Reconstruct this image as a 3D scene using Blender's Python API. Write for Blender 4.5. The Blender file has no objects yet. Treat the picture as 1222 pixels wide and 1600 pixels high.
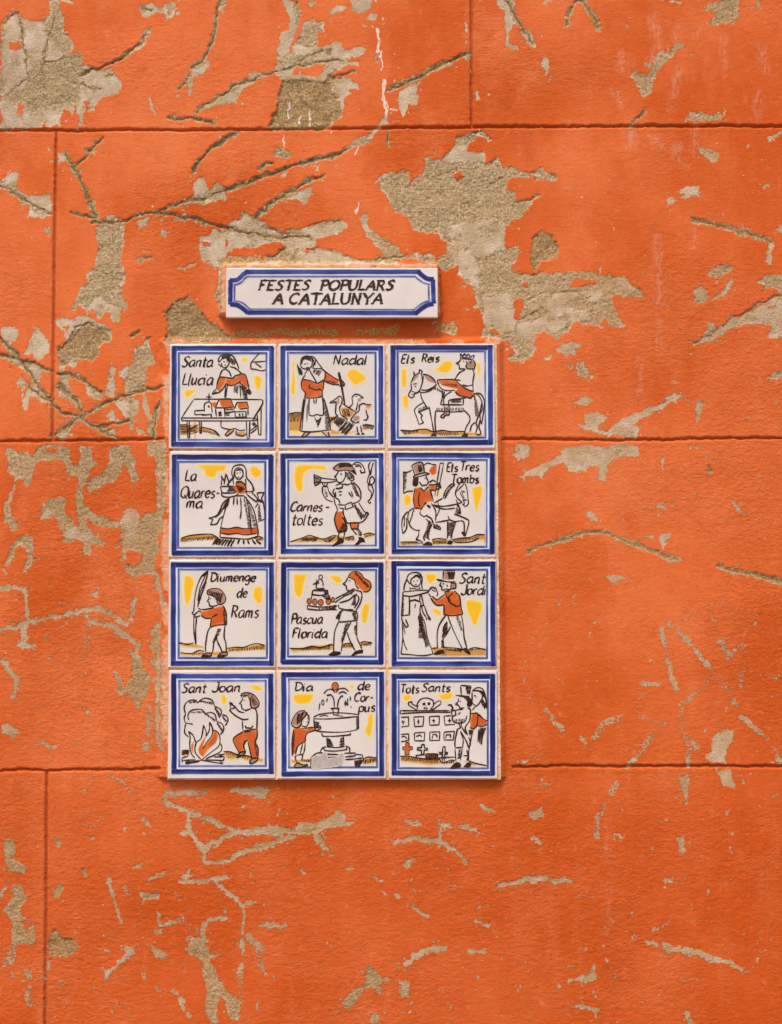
import bpy, bmesh, math
import numpy as np
from mathutils import Vector
from mathutils.geometry import tessellate_polygon

# ------------------------------------------------------------------ camera, sky, sun, exposure
S = bpy.context.scene
COL = S.collection
F_PX, PITCH, DIST, EYE = 2000.0, math.radians(4.06), 1.78, 1.60
cam = bpy.data.cameras.new('camera'); camo = bpy.data.objects.new('camera', cam); COL.objects.link(camo)
cam.sensor_fit = 'VERTICAL'; cam.sensor_height = 36.0; cam.lens = F_PX / 1600.0 * 36.0
cam.clip_start = 0.05; cam.clip_end = 500
camo.location = (0, -DIST, EYE); camo.rotation_euler = (math.pi / 2 + PITCH, 0, 0)
S.camera = camo
SUN = Vector((-0.30, -0.72, 1.30)).normalized()
W = bpy.data.worlds.new('World'); S.world = W; W.use_nodes = True
nt = W.node_tree
sky = nt.nodes.new('ShaderNodeTexSky'); sky.sky_type = 'NISHITA'; sky.sun_disc = False
sky.sun_elevation = math.asin(SUN.z); sky.sun_rotation = math.atan2(SUN.x, SUN.y)
sky.dust_density = 6.0; sky.air_density = 1.0; sky.ozone_density = 0.6
bg = nt.nodes['Background']; bg.inputs[1].default_value = 0.06
nt.links.new(sky.outputs[0], bg.inputs[0])
sl = bpy.data.lights.new('sun', 'SUN'); sl.energy = 1.5; sl.angle = math.radians(19); sl.color = (1.0, 0.975, 0.94)
so = bpy.data.objects.new('sun', sl); COL.objects.link(so)
so.rotation_euler = SUN.to_track_quat('Z', 'Y').to_euler()
S.view_settings.view_transform = 'Standard'; S.view_settings.look = 'None'
S.view_settings.exposure = 0.86; S.view_settings.gamma = 1.0
S.render.filter_size = 1.1

# ------------------------------------------------------------------ helpers
CP, SP = math.cos(PITCH), math.sin(PITCH)
def unproject(px, py, h):
    """point of the plane h metres in front of the wall that the photo shows at (px, py)"""
    a = px - 611.0; b = 800.0 - py
    dx, dy, dz = a, F_PX * CP - b * SP, F_PX * SP + b * CP
    t = (DIST - h) / dy
    return dx * t, -h, EYE + dz * t
def project(X, Z):
    dy, dz = DIST, Z - EYE
    d = dy * CP + dz * SP
    return 611.0 + F_PX * X / d, 800.0 - F_PX * (-dy * SP + dz * CP) / d

def lin(r, g, b):
    return tuple(((c / 255 + 0.055) / 1.055) ** 2.4 if c > 10 else c / 255 / 12.92 for c in (r, g, b)) + (1.0,)

RNG = np.random.default_rng(11)
def vnoise(U, V, seed):
    """smooth value noise, about -1..1, lattice step 1"""
    r = np.random.default_rng(seed).uniform(-1, 1, (512, 512)).astype(np.float32)
    iu = np.floor(U).astype(np.int64); iv = np.floor(V).astype(np.int64)
    fu = (U - iu).astype(np.float32); fv = (V - iv).astype(np.float32)
    fu = fu * fu * (3 - 2 * fu); fv = fv * fv * (3 - 2 * fv)
    a = r[iv & 511, iu & 511]; b = r[iv & 511, (iu + 1) & 511]
    c = r[(iv + 1) & 511, iu & 511]; d = r[(iv + 1) & 511, (iu + 1) & 511]
    return (a * (1 - fu) + b * fu) * (1 - fv) + (c * (1 - fu) + d * fu) * fv
def sstep(x):
    x = np.clip(x, 0, 1); return x * x * (3 - 2 * x)

def sdf_poly(P, X, Y):
    P = np.asarray(P, float); d = np.full(X.shape, 1e9); inside = np.zeros(X.shape, bool)
    n = len(P)
    for i in range(n):
        ax, ay = P[i]; bx, by = P[(i + 1) % n]
        ex, ey = bx - ax, by - ay
        l = ex * ex + ey * ey + 1e-12
        t = np.clip(((X - ax) * ex + (Y - ay) * ey) / l, 0, 1)
        d = np.minimum(d, (X - ax - t * ex) ** 2 + (Y - ay - t * ey) ** 2)
        if ay != by:
            c = (ay > Y) != (by > Y)
            inside ^= c & (X < ex * (Y - ay) / (by - ay) + ax)
    d = np.sqrt(d)
    return np.where(inside, -d, d)
def dist_line(P, X, Y):
    P = np.asarray(P, float); d = np.full(X.shape, 1e9)
    if len(P) == 1: return np.hypot(X - P[0, 0], Y - P[0, 1])
    for (ax, ay), (bx, by) in zip(P[:-1], P[1:]):
        ex, ey = bx - ax, by - ay
        t = np.clip(((X - ax) * ex + (Y - ay) * ey) / (ex * ex + ey * ey + 1e-12), 0, 1)
        d = np.minimum(d, (X - ax - t * ex) ** 2 + (Y - ay - t * ey) ** 2)
    return np.sqrt(d)
def pts(tokens):
    return [tuple(float(v) for v in t.split(',')) for t in tokens]

# node helper
class Mat:
    def __init__(s, name):
        s.m = bpy.data.materials.new(name); s.m.use_nodes = True
        s.t = s.m.node_tree; s.n = s.t.nodes; s.b = s.n['Principled BSDF']; s.out = s.n['Material Output']
        s.co = None
    def link(s, a, b): s.t.links.new(a, b)
    def coord(s, scale=(1, 1, 1)):
        if s.co is None: s.co = s.n.new('ShaderNodeTexCoord')
        mp = s.n.new('ShaderNodeMapping'); mp.inputs['Scale'].default_value = scale
        s.link(s.co.outputs['Object'], mp.inputs[0]); return mp.outputs[0]
    def noise(s, scale, detail=4, rough=0.6, sc=(1, 1, 1), dist=0.0):
        n = s.n.new('ShaderNodeTexNoise'); n.inputs['Scale'].default_value = scale
        n.inputs['Detail'].default_value = detail; n.inputs['Roughness'].default_value = rough
        n.inputs['Distortion'].default_value = dist
        s.link(s.coord(sc), n.inputs['Vector']); return n.outputs['Fac']
    def attr(s, name):
        a = s.n.new('ShaderNodeAttribute'); a.attribute_name = name; return a.outputs['Fac']
    def val(s, x, sock):
        if isinstance(x, (int, float)): sock.default_value = x
        else: s.link(x, sock)
    def math(s, op, a, b=0.0, clamp=False):
        m = s.n.new('ShaderNodeMath'); m.operation = op; m.use_clamp = clamp
        s.val(a, m.inputs[0]); s.val(b, m.inputs[1]); return m.outputs[0]
    def ramp(s, f, lo, hi, a=0.0, b=1.0):
        m = s.n.new('ShaderNodeMapRange'); m.interpolation_type = 'SMOOTHSTEP'
        s.val(f, m.inputs['Value'])
        for k, v in (('From Min', lo), ('From Max', hi), ('To Min', a), ('To Max', b)): m.inputs[k].default_value = v
        return m.outputs['Result']
    def mix(s, f, a, b):
        m = s.n.new('ShaderNodeMix'); m.data_type = 'RGBA'
        s.val(f, m.inputs['Factor'])
        for x, k in ((a, 6), (b, 7)):
            if isinstance(x, tuple): m.inputs[k].default_value = x
            else: s.link(x, m.inputs[k])
        return m.outputs[2]
    def bump(s, h, strength, dist):
        b = s.n.new('ShaderNodeBump'); b.inputs['Strength'].default_value = strength
        b.inputs['Distance'].default_value = dist
        s.link(h, b.inputs['Height']); s.link(b.outputs[0], s.b.inputs['Normal'])
    def set(s, **k):
        for a, v in k.items():
            s.val(v, s.b.inputs[a.replace('_', ' ')]) if not isinstance(v, tuple) else setattr(s.b.inputs[a.replace('_', ' ')], 'default_value', v)
        return s
    def color(s, c): s.link(c, s.b.inputs['Base Color'])

def tag(o, label, cat, group=None):
    o['label'] = label; o['category'] = cat
    if group: o['group'] = group
# ------------------------------------------------------------------ damage of the plaster, traced region by region
# first line: x0 y0 size of the region in the photo, shapes in 0..1222 of it
# P flaked to the pale skim coat, R flaked to the sandy render, X deep hole, S smooth pale part inside R, O paint left standing
# G w gouge, L w shallow scrape, T w faint broken scratch, W w lime run, w w faint pale run, Y w lichen
DAMAGE = ['''0 0 320
P 0,150 10,110 50,80 85,65 120,75 125,105 200,118 270,95 300,60 290,0 355,0 350,50 375,100 395,190 430,260 435,300 410,320 490,330 505,365 490,385 545,405 490,440 560,420 640,405 680,400 670,425 715,470 730,500 720,540 690,550 640,575 580,600 560,650 525,655 540,610 500,600 505,640 500,700 510,760 480,760 475,700 450,640 440,690 410,660 390,660 360,715 355,755 270,758 265,710 250,760 0,775
R 310,0 355,10 375,100 395,190 430,260 410,310 330,300 290,200 270,120 300,70
R 180,340 270,380 420,330 500,345 480,460 500,560 480,640 400,640 300,640 200,700 130,620 0,610 0,560 60,560 180,480
R 0,160 20,130 20,550 0,560
G 14 330,60 310,180 280,330 255,430 265,560
G 18 105,80 130,200 150,320 170,440
G 14 20,130 60,95 110,80
G 16 270,385 400,345 490,340
G 26 490,450 560,415 650,380 740,335 800,290
L 34 740,335 800,300 850,250 885,190
G 12 800,285 860,225 890,180
G 14 650,450 680,455
G 12 490,500 540,530 600,530
G 12 50,560 110,500 180,450
O 60,245 110,240 125,280 100,305 60,290
O 120,610 150,630 130,700 95,680
P 355,0 430,0 440,25 380,10
P 835,60 870,25 900,12 940,45 980,35 1000,5 1050,10 1055,40 1030,95 990,120 975,90 940,80 900,110 860,105
G 26 855,65 900,68
R 990,40 1020,5 1050,20 1030,90 985,110 975,80
L 34 1222,360 1170,400 1145,450
L 26 1140,450 1090,500 1062,530
L 18 1135,470 1130,555
G 12 1130,450 1100,490 1060,540
L 22 905,600 925,670
G 24 1005,700 1100,700 1180,705 1222,730
G 22 1165,665 1222,625
G 18 620,815 570,860 500,940 450,1000
G 28 390,920 430,990 460,1030 490,1110 540,1222
P 350,920 400,910 410,960 370,970 350,1000
L 20 285,880 292,890
P 0,1075 40,1045 95,1025 100,1060 95,1120 140,1140 165,1160 240,1175 260,1160 310,1165 310,1222 130,1222 125,1195 60,1140 0,1110
G 20 0,1105 80,1140 150,1180
G 28 1222,935 1180,985 1150,1030
P 1165,1095 1190,1060 1222,1065 1222,1175 1190,1150
''', '''300 0 320
G 26 180,0 150,80 130,180 105,270 80,340 0,400
L 40 195,15 175,60
P 20,390 100,350 105,400 40,455 0,460 0,410
P 545,0 630,0 625,60 640,130 610,220 590,280 600,320 530,330 515,300 535,190 575,180 580,140 560,60
G 14 630,20 630,150
P 640,160 690,125 720,115 790,150 780,190 740,190 740,270 790,275 845,250 890,260 905,290 1010,265 1045,290 1000,325 930,345 920,370 990,365 1000,385 930,390 860,430 850,470 910,455 990,495 1000,515 925,525 955,560 930,580 905,610 890,710 840,720 830,770 500,780 455,740 470,680 500,650 510,540 530,480 490,430 440,455 400,460 350,470 340,440 430,430 510,400 515,330 600,320 610,240 650,220
X 520,495 580,465 700,480 780,490 820,440 880,460 830,560 880,580 890,700 840,720 820,770 560,780 480,770 455,730 475,670 500,650 505,570
R 660,190 700,120 780,150 770,185 735,190 740,270 640,270 620,250
R 520,340 640,330 700,370 600,400 530,410
O 780,320 815,325 800,345
O 620,410 700,390 780,380 770,430 730,460 660,435 600,440
G 16 550,410 640,390 740,365 850,355 900,365
G 14 620,370 700,320 770,290
G 14 880,450 930,440 975,430
G 16 530,480 600,460 700,480
G 14 820,290 820,320
G 18 20,665 90,620 180,570 260,520 340,480 440,440 510,420
P 60,645 150,570 250,510 370,460 440,440 330,515 290,570 250,610 150,630
G 24 0,705 60,720 130,745
P 950,0 1070,0 1060,40 1030,75 950,70
R 700,0 750,15 715,40
P 815,65 850,25 910,35 900,60 830,75
P 1040,110 1070,85 1110,90 1100,125 1075,135
W 14 1100,170 1105,260 1110,320
W 9 1130,310 1130,420
W 20 1145,480 1150,570 1165,650 1165,710
W 12 1190,650 1222,660
G 12 1100,345 1100,370
W 8 575,590 578,640 574,705
W 7 695,650 697,765
W 6 640,690 640,740
G 28 265,800 190,840 110,900 40,970 0,1020
R 490,900 520,880 570,905 590,930 540,950 490,930
G 16 470,970 430,990 405,1020
G 24 0,1195 100,1170 220,1130 340,1085 460,1045 520,1025
G 30 520,1025 620,985 700,970 780,950 850,925 920,890
P 900,900 960,840 1060,790 1080,810 1040,860 960,880
L 28 1060,800 1120,770
P 1110,750 1130,710 1180,700 1180,760
P 510,1060 580,1020 550,1070
P 20,1100 40,1060 80,1070 110,1130 160,1090 215,1120 200,1180 130,1200 40,1210 20,1190
G 12 1175,790 1175,870
G 26 380,1300 460,1222 560,1160 660,1090 780,1045
P 560,1190 640,1140 715,1110 720,1150 680,1210 600,1190
W 7 555,815 555,880
''', '''600 0 320
G 26 45,530 130,490 210,455 300,410 400,370 500,320
L 28 330,410 490,335
L 20 490,150 490,270
P 100,540 160,500 220,480 180,530 180,560 215,580 200,610 190,640 150,620 130,700 105,715 95,600
P 670,0 790,0 800,90 830,150 880,190 910,270 900,290 850,250 800,140 770,125 740,250 790,280 825,310 750,300 715,270 735,220 715,60 680,20
G 24 740,10 790,80 830,170 880,250
G 28 1222,60 1200,20 1150,10 1110,50 1090,90 1090,150
L 12 970,0 1080,5
L 34 960,365 965,450
L 20 550,560 555,580
L 14 650,770 700,780
R -50,1060 0,1030 150,1015 160,1060 200,1050 250,990 245,940 340,945 360,930 410,870 450,810 520,785 600,790 660,820 640,840 570,815 500,850 490,900 520,915 600,905 615,970 690,950 710,1010 760,1010 850,1030 930,1005 1030,1050 1000,1075 900,1050 740,1060 720,1140 770,1180 790,1250 60,1250 20,1170 -20,1140
S 360,935 420,880 470,870 500,920 600,910 610,970 400,975
O 415,1040 450,1015 485,1050 450,1070
O 150,1100 200,1050 235,1010 170,1020 150,1050
G 12 250,1070 340,1040 420,1015
G 12 620,1110 700,1060
G 14 500,850 520,800 590,790
''', '''902 0 320
G 34 20,5 60,50 100,100 115,165
R 770,40 800,0 970,0 960,100 880,150 800,150 790,120 850,70 770,50
R 400,580 360,490 330,440 350,425 390,450 440,420 470,340 510,290 525,320 620,265 630,280 520,370 460,450 440,540
L 20 1090,0 1090,50
L 12 130,450 140,455
G 26 400,665 350,710 310,755
R 630,725 650,700 740,670 840,675 845,705 800,720
L 28 1222,785 1150,830
P 715,890 800,900 855,920 850,970 810,965 770,930
L 16 1080,950 1120,950
P 590,1135 650,1110 735,1105 740,1130 660,1175 610,1175 640,1140
P 525,1190 560,1170 600,1185 570,1210
P 1090,1115 1130,1095 1160,1110 1110,1130
L 14 550,10 620,10
w 40 580,180 600,250
w 50 270,330 270,410
w 40 480,260 450,360
w 40 1100,280 1120,420
w 36 725,180 722,210
w 40 460,820 500,860
w 40 600,870 610,940
w 50 320,800 330,860
w 40 600,430 560,640
w 30 240,560 270,620
w 40 880,240 880,400
w 40 1080,560 1070,700
w 30 720,760 700,900
w 50 450,100 470,200
''', '''0 300 320
P 120,60 140,25 200,30 260,5 310,15 310,140 240,140 160,135 180,70
G 20 60,0 150,45 230,85 310,130
R 270,215 300,205 305,260 275,262
G 32 500,0 530,70 570,150
G 22 435,125 500,135 550,160
G 22 550,175 640,185 720,170 800,145 900,120 980,110 1080,75 1222,35
G 22 930,120 1020,140 1130,165 1222,195
P 640,150 680,130 710,160 660,180
P 810,175 900,140 880,210 850,215
R 555,190 640,180 745,185 740,290 720,380 715,420 745,440 740,490 735,540 720,640 765,700 740,715 715,690 715,780 680,775 660,720 630,705 610,750 590,740 580,710 530,710 510,740 500,690 450,670 435,710 425,700 450,640 520,520 570,450 590,340 575,250
S 510,660 600,640 680,680 710,770 680,775 640,700 580,710 520,715
G 12 560,470 640,485 740,490
R 800,400 910,375 915,400 820,425
P 970,220 1000,240 985,265 960,250
P 1185,275 1222,260 1222,430 1190,410 1180,340
L 14 1070,465 1165,440
P 0,800 80,800 105,850 75,890 50,900 20,880 0,850
P 130,980 180,870 225,810 280,860 295,900 290,960 240,1000 200,1010 180,970
G 28 0,870 60,940 110,990
G 28 0,985 100,1005 200,1030 300,1070
G 30 110,1000 160,1070 220,1140 290,1222
P 0,990 110,1000 240,1040 240,1130 200,1120 130,1080 100,1050
P 110,1120 150,1140 110,1195
P 150,1222 230,1160 280,1222
P 345,770 390,740 430,760 500,730 580,760 650,810 660,840 670,880 600,930 590,960 550,1010 480,1010 440,1060 400,1040 350,1080 345,960 400,880 390,830 345,800
X 440,830 500,780 580,800 640,840 665,880 600,920 590,970 540,1010 430,1000 380,1040 350,1010 350,930 420,880
O 380,800 420,795 400,830
G 16 350,930 420,870 450,800 520,775 650,830
S 370,930 400,930 400,1000 360,1000
P 345,1080 430,1090 500,1130 560,1150 600,1222 350,1222
O 430,1110 500,1150 520,1222 450,1222 400,1150
G 28 345,1080 450,1110 520,1150 600,1200
G 22 350,1170 440,1222
R 790,930 850,920 880,860 905,870 895,930 925,985 880,1040 870,1130 830,1200 750,1180 760,1080 790,1010
P 700,1060 740,1035 770,1045 750,1100 700,1100
P 640,1040 665,1020 680,1050 670,1100 690,1150 680,1222 620,1222 635,1110
G 18 790,850 830,820
G 16 760,1190 860,1180 970,1150
X 985,715 1060,660 1120,610 1150,660 1222,715 1240,800 1222,860 1100,880 1000,900 975,895 1000,850 1005,790
G 16 985,715 1040,670 1090,640
''', '''300 230 320
G 20 0,430 100,455 220,480 350,505 480,525 600,540 700,545
P 215,460 270,440 280,385 310,375 350,410 420,430 480,480 560,500 680,470 760,460 850,435 900,430 925,460 900,490 840,520 780,540 735,560 730,590 680,600 670,645 600,650 550,600 540,570 490,550 430,575 380,600 250,600 210,620 200,650 130,660 80,690 60,650 30,600 40,540 100,530 120,480 180,490
O 190,520 210,560 200,590 185,570
O 60,560 120,560 110,590 70,590
G 12 700,470 800,440 880,430
G 14 420,470 500,490 580,520
P 80,690 160,650 330,650 420,660 560,600 580,640 680,640 700,610 800,610 880,630 960,655 1040,680 1130,650 1222,650 1222,715 160,715
R 450,660 560,600 570,640 460,690
R 700,610 850,620 980,665 1100,690 1222,700 1222,660 1130,655 1040,680 880,640
R 160,660 330,655 330,690 170,700
G 14 440,665 500,630 560,600
G 12 690,615 740,605
G 14 1090,665 1222,650
R 1010,440 1030,400 1055,430 1050,480 1075,510 1160,550 1180,590 1222,600 1222,650 1160,640 1100,580 1060,540 1030,480
S 1010,440 1030,400 1055,430 1050,480 1030,470
R 1090,180 1150,150 1222,160 1222,380 1200,340 1160,260
L 10 960,575
W 10 985,330 985,400
W 7 990,0 990,40
R 150,700 185,700 180,1010 150,1030
X -20,940 80,1010 160,1080 230,1130 240,1160 -20,1160
Y 50 240,1110 400,1110 500,1100 600,1095 850,1110
Y 40 1000,1110 1222,1095
Y 36 180,690 420,680
Y 24 500,700 900,690
''', '''600 300 320
R 20,0 790,0 780,70 850,60 930,30 900,65 840,110 800,150 720,190 715,330 740,350 790,320 805,370 770,430 750,470 850,490 900,490 1000,485 1240,475 1240,790 1140,780 1100,840 1040,865 960,840 900,850 880,890 905,930 860,990 780,1010 740,985 780,950 760,890 700,880 570,860 600,780 560,700 510,690 550,660 540,580 460,510 430,440 370,480 310,420 330,370 370,360 370,290 320,270 310,235 250,245 170,230 140,140 70,120
S 390,210 480,170 720,190 715,330 640,370 560,400 550,500 560,560 500,540 450,500 440,440 390,400 380,330
S 850,640 950,600 1100,600 1150,630 1000,700 900,740
S 780,850 880,760 1000,720 1080,700 1222,700 1222,770 1150,770 1040,830 940,830 860,880
S 600,620 760,610 770,800 600,820
O 830,545 850,535 875,550 850,570
O 785,640 830,625 840,700 820,750 785,755
O 1090,570 1130,530 1222,520 1222,555 1110,575
O 610,825 660,820 700,840 640,850
G 14 870,640 960,600 1222,590
G 12 1222,620 1150,660
G 12 790,790 870,730 950,700
G 14 790,70 850,55 920,30
X 880,260 940,230 1000,260 1045,340 1030,380 980,410 940,410 910,480 890,470 875,430 885,350
R 0,280 60,330 120,370 140,395 220,350 210,375 310,370 300,430 0,400
G 12 0,390 130,385
R 330,790 380,770 410,760 440,800 430,850 360,840 300,820
Y 40 0,830 90,810
Y 44 330,810 410,800
P 1030,940 1060,905 1150,895 1190,910 1150,930 1140,970 1080,975
P 940,1000 990,970 1005,965 990,1000
P 1080,1030 1115,1025 1105,1055
P 1150,1040 1180,1020 1215,1050 1210,1090 1180,1095
''', '''902 300 320
R -20,480 0,480 70,480 130,500 290,505 310,550 400,600 400,630 330,610 220,620 215,690 240,740 295,795 260,820 200,800 160,760 110,800 70,800 -20,775
O -10,525 60,520 110,540 50,565 -10,550
S 50,600 140,590 120,660 60,640
S 200,520 290,515 300,570 220,580
G 32 690,175 800,190 900,220 1000,250 1080,275 1150,295
L 32 1150,295 1145,360 1140,420
L 26 1222,205 1170,250
R 770,500 820,460 870,430 920,440 910,490 850,510
P 695,580 740,570 790,620 740,660 700,630
L 30 795,640 870,610 930,530
R 1065,530 1120,490 1180,480 1222,490 1222,600 1180,560 1140,570 1090,610 1110,560
P 670,910 760,840 870,800 980,730 1120,650 1222,590 1300,580 1300,870 1222,870 1160,880 1120,860 1170,800 1100,770 1050,790 960,800 870,840 760,890
G 16 680,905 800,840 900,770 1060,680 1222,600
O 1110,690 1180,665 1170,690
P 770,790 810,790 820,830 790,820
P 0,900 40,910 0,960
R 0,1025 40,1030 75,1070 70,1105 10,1100
R 1140,1105 1180,1080 1222,1060 1222,1120 1150,1130
w 40 480,270 490,650
w 10 490,700 490,960
w 26 365,1020 375,1222
w 22 690,240 690,310
P 520,1222 560,1205 650,1215
''', '''0 600 320
P 150,0 250,0 290,50 300,110 260,110 200,50 150,150 130,150 150,80
L 26 120,0 120,40
G 26 160,10 240,60 300,110 330,130 420,190 490,215
G 22 490,200 560,150 680,90 800,50 970,10
G 22 310,320 380,270 450,215 500,180
G 22 350,0 420,70 470,150 500,190
P 340,0 420,0 440,50 490,140 440,140 400,80 350,70
P 350,290 420,255 380,330 350,330
P 510,10 640,80 560,95 510,40
L 26 640,0 650,50
G 28 500,220 580,260 640,300 710,320
G 22 560,260 640,245 760,230
P 640,180 680,150 680,210 750,225 640,240
P 690,90 770,80 780,200 750,210 700,130
R 740,0 800,0 800,130 790,270 765,280 755,130
L 34 830,0 870,80 890,200
G 28 960,100 940,160 920,260 910,340
P 780,80 830,100 820,180 780,200
P 600,270 680,260 700,320 640,300
P 800,250 870,280 860,310 820,300
R 870,240 950,200 930,330 880,320
R 40,380 70,370 100,410 140,400 200,440 210,400 250,365 330,365 380,370 410,400 430,480 470,470 480,370 540,370 540,450 580,480 540,500 520,550 500,600 500,700 560,770 640,800 710,840 715,860 640,860 560,830 520,800 520,850 560,890 590,930 650,940 600,955 550,940 535,1020 510,1025 490,950 440,930 410,950 375,950 390,900 360,850 330,790 290,800 255,795 260,720 310,680 350,665 380,690 390,740 440,840 470,850 460,640 470,540 400,530 380,500 370,460 250,460 200,470 190,590 160,610 130,570 80,570 40,510 45,430
O 250,410 270,380 330,375 350,400 290,415
S 260,760 300,735 330,780 280,800
S 500,730 560,770 690,840 640,855 540,800
S 400,900 440,850 470,900 540,900 550,940 500,960 440,930
R 540,680 510,590 560,560 640,520 650,380 720,370 780,380 770,420 820,440 810,520 830,570 800,600 770,520 740,470 730,530 680,590 600,610 550,640
R 880,360 990,350 985,620 980,780 930,780 930,700 950,600 930,540 920,440 880,420
R 730,760 760,740 800,745 830,810 860,770 920,750 980,760 960,900 950,980 930,1060 960,1222 920,1222 910,1140 830,1150 760,1130 750,1080 820,1100 850,1060 850,1000 790,990 750,1000 740,1060 730,960 720,880
S 740,750 800,750 820,820 820,980 780,990 735,920
G 14 690,960 735,940
L 26 90,580 60,680 40,740 50,800
R 25,740 60,720 70,780 110,830 100,880 70,870 30,810
R 95,930 150,890 190,910 200,960 190,1030 180,1090 160,1120 145,1110 160,1000 110,970 90,1040 40,1080 25,1070 50,990
P 210,1040 240,1045 225,1020
L 20 0,1222 140,1215
''', '''760 600 462
P 370,70 410,50 440,75 400,95
P 400,130 440,115 510,140 450,180 500,195 570,145 640,120 720,80 750,45 825,40 740,90 690,120 640,150 610,170 635,190 620,225 520,215 400,190 375,170 420,165
P 890,60 900,70 880,150 860,155 865,100
P 100,295 120,250 185,255 180,300 130,315
P 125,380 200,345 300,300 320,260 420,255 480,265 560,250 635,265 630,300 570,300 500,330 490,400 470,395 460,330 420,345 370,365 330,355 310,320 250,350 240,375 140,395
L 16 725,320 728,345
L 14 738,400
G 18 920,340 925,360
L 14 870,260
P 685,505 745,490 750,530
P 1015,490 1040,500 1070,540 1030,520
P 400,520 430,515 470,570 430,555
G 22 175,700 240,665 320,635 410,610 480,615 560,640 640,680 720,710 790,730
P 660,630 690,615 695,640
P 715,630 750,620 740,685 720,660
L 10 550,550
P 490,795 585,800 530,820
L 10 360,905 380,908
G 22 965,760 1060,780 1150,800 1222,820
L 10 870,310
L 8 878,465
L 8 300,900
''', '''0 900 320
L 30 0,80 80,65 130,75 150,120 160,200 165,270 140,310
L 32 0,320 60,310 150,290 280,260 400,240 480,215 560,205 640,215 700,260 750,285 780,270
L 24 790,270 790,210 810,140
L 28 140,310 140,380 130,420 210,430
L 32 520,260 600,290 680,310 760,370 810,410 830,480 840,560
R 780,440 840,500 850,560 900,580 890,680 860,740 820,790 800,740 770,700 700,700 690,680 760,670 800,600
R 890,330 950,260 960,420 950,560 890,520 940,470 900,420
L 34 930,0 950,80 965,170
L 36 960,500 955,620 950,760 940,860 945,930
T 24 540,280 520,400 500,480
T 26 890,800 885,960
T 50 870,1010
T 26 270,350 270,380
L 28 0,500 50,560 100,630 110,680 95,730
P 0,885 40,890 120,935 100,950 40,950 0,930
T 22 230,1000 320,1020
L 14 290,500 300,510
L 16 520,800 525,815
P 930,950 970,930 970,1040 950,1020
P 550,110 580,105 590,125 560,130
T 30 700,590 740,690
L 10 820,75
L 10 290,1075
L 14 480,990
''', '''760 950 462
T 18 725,80 740,160 760,240 785,350
T 20 760,70 800,90 870,170 930,260 1000,360 1035,400
T 18 940,285 880,330 830,380 800,400
T 18 970,140 1000,200 1060,150
T 20 800,400 815,500 830,560 830,640
T 16 630,450 740,480
T 20 1050,450 1100,490 1160,540
P 890,610 930,590 940,540 980,500 1020,510 1015,550 990,590 990,640 940,640 900,620
P 840,550 880,580 860,590
T 18 690,520 660,560 610,620 580,660
R 800,690 840,670 830,830 815,820
P 960,680 1000,670 1035,745 980,740
T 18 540,720 520,760
T 20 490,810 465,860 450,940
P 170,850 230,820 240,860 200,870
L 12 230,735 260,730
L 14 190,950 225,970
P 790,950 815,940 815,1010 790,1015
L 16 540,930 560,940
L 12 740,880
L 12 690,990
L 22 50,1150 110,1130 180,1115 240,1115
L 20 260,1128 350,1128
L 16 740,1130 785,1132
P 130,640 170,630 165,650
T 18 440,540 480,480 560,450
L 10 460,345
T 18 1190,570 1215,640
L 12 1000,850
L 12 1015,930
T 14 640,310 720,310
L 10 825,45
L 12 940,45
L 12 1110,60
L 10 250,415
T 16 240,420 320,500
L 10 905,515
L 10 680,215
T 16 1060,260 1050,330
T 16 390,530 410,560
''', '''0 1180 420
L 28 930,165 840,175 760,175 750,210 800,240 870,265 960,300 1030,330 1080,355 1150,350 1222,335
L 26 1080,355 1000,380 950,410 925,440 930,490 1000,490 1080,460 1150,430 1222,405
L 24 860,265 850,340 900,380 925,440
P 810,350 850,330 880,350 830,370
L 32 1060,155 1140,170 1195,185
L 22 650,285 680,330
L 12 670,370
R 20,380 60,385 70,440 40,470 120,500 110,530 40,520 20,470
R 50,580 100,600 125,650 90,690 90,730 155,770 150,850 80,860 50,840 60,780 30,720 10,700 60,650
O 90,750 140,760 120,800
P 30,960 80,1000 60,1005
P 0,600 30,600 20,640 0,630
T 34 60,870 50,930
R 110,970 150,980 140,1015 115,1015
T 26 130,1060 130,1130
T 24 0,880 20,950
X 230,800 260,790 280,830 330,825 350,870 320,910 230,930 215,890
L 20 225,940 225,970
R 240,620 270,590 290,600 265,650 240,655
G 22 270,390 275,405
G 22 375,530 385,540
L 18 495,565 520,640 545,760
R 640,620 720,640 725,660 650,655
L 28 575,880 600,885
L 26 600,890 540,950 480,1005
P 690,875 770,915 750,930 700,900
L 20 720,720 720,770
P 700,790 740,790 740,820 700,810
T 18 730,770 820,760
L 14 430,1050
L 12 610,510 650,510
T 20 680,570 740,540
L 18 830,540 870,540
L 20 820,570 900,580 970,570 1030,565
L 22 980,585 1040,630 1090,670 1110,720 1105,800
L 14 1110,680 1155,670
L 16 1105,800 1105,900
T 22 1100,960 1095,1130
T 22 1130,820 1190,890 1190,960
L 24 1020,735 950,745 920,790 920,850
R 870,830 920,830 950,900 990,900 960,930 1000,1020 1050,1100 1090,1120 1080,1222 1040,1200 1000,1080 980,1222 950,1200 930,1130 940,1060 930,950 880,910 850,890
T 24 830,740 880,800
L 22 780,1070 830,1120 860,1190
T 18 650,1000 660,1020
T 22 720,1070 730,1100
L 14 530,1140
P 1180,760 1222,750 1222,780
L 14 1170,1130 1180,1150
L 12 580,1180
L 10 570,340
L 12 420,385
L 10 1125,260
T 20 500,90 560,130
L 12 600,150
L 12 720,265
T 20 580,600 600,640
L 10 480,820
L 10 650,835
L 10 490,890
L 12 1145,545
L 10 800,640 840,650
''', '''400 1180 420
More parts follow.
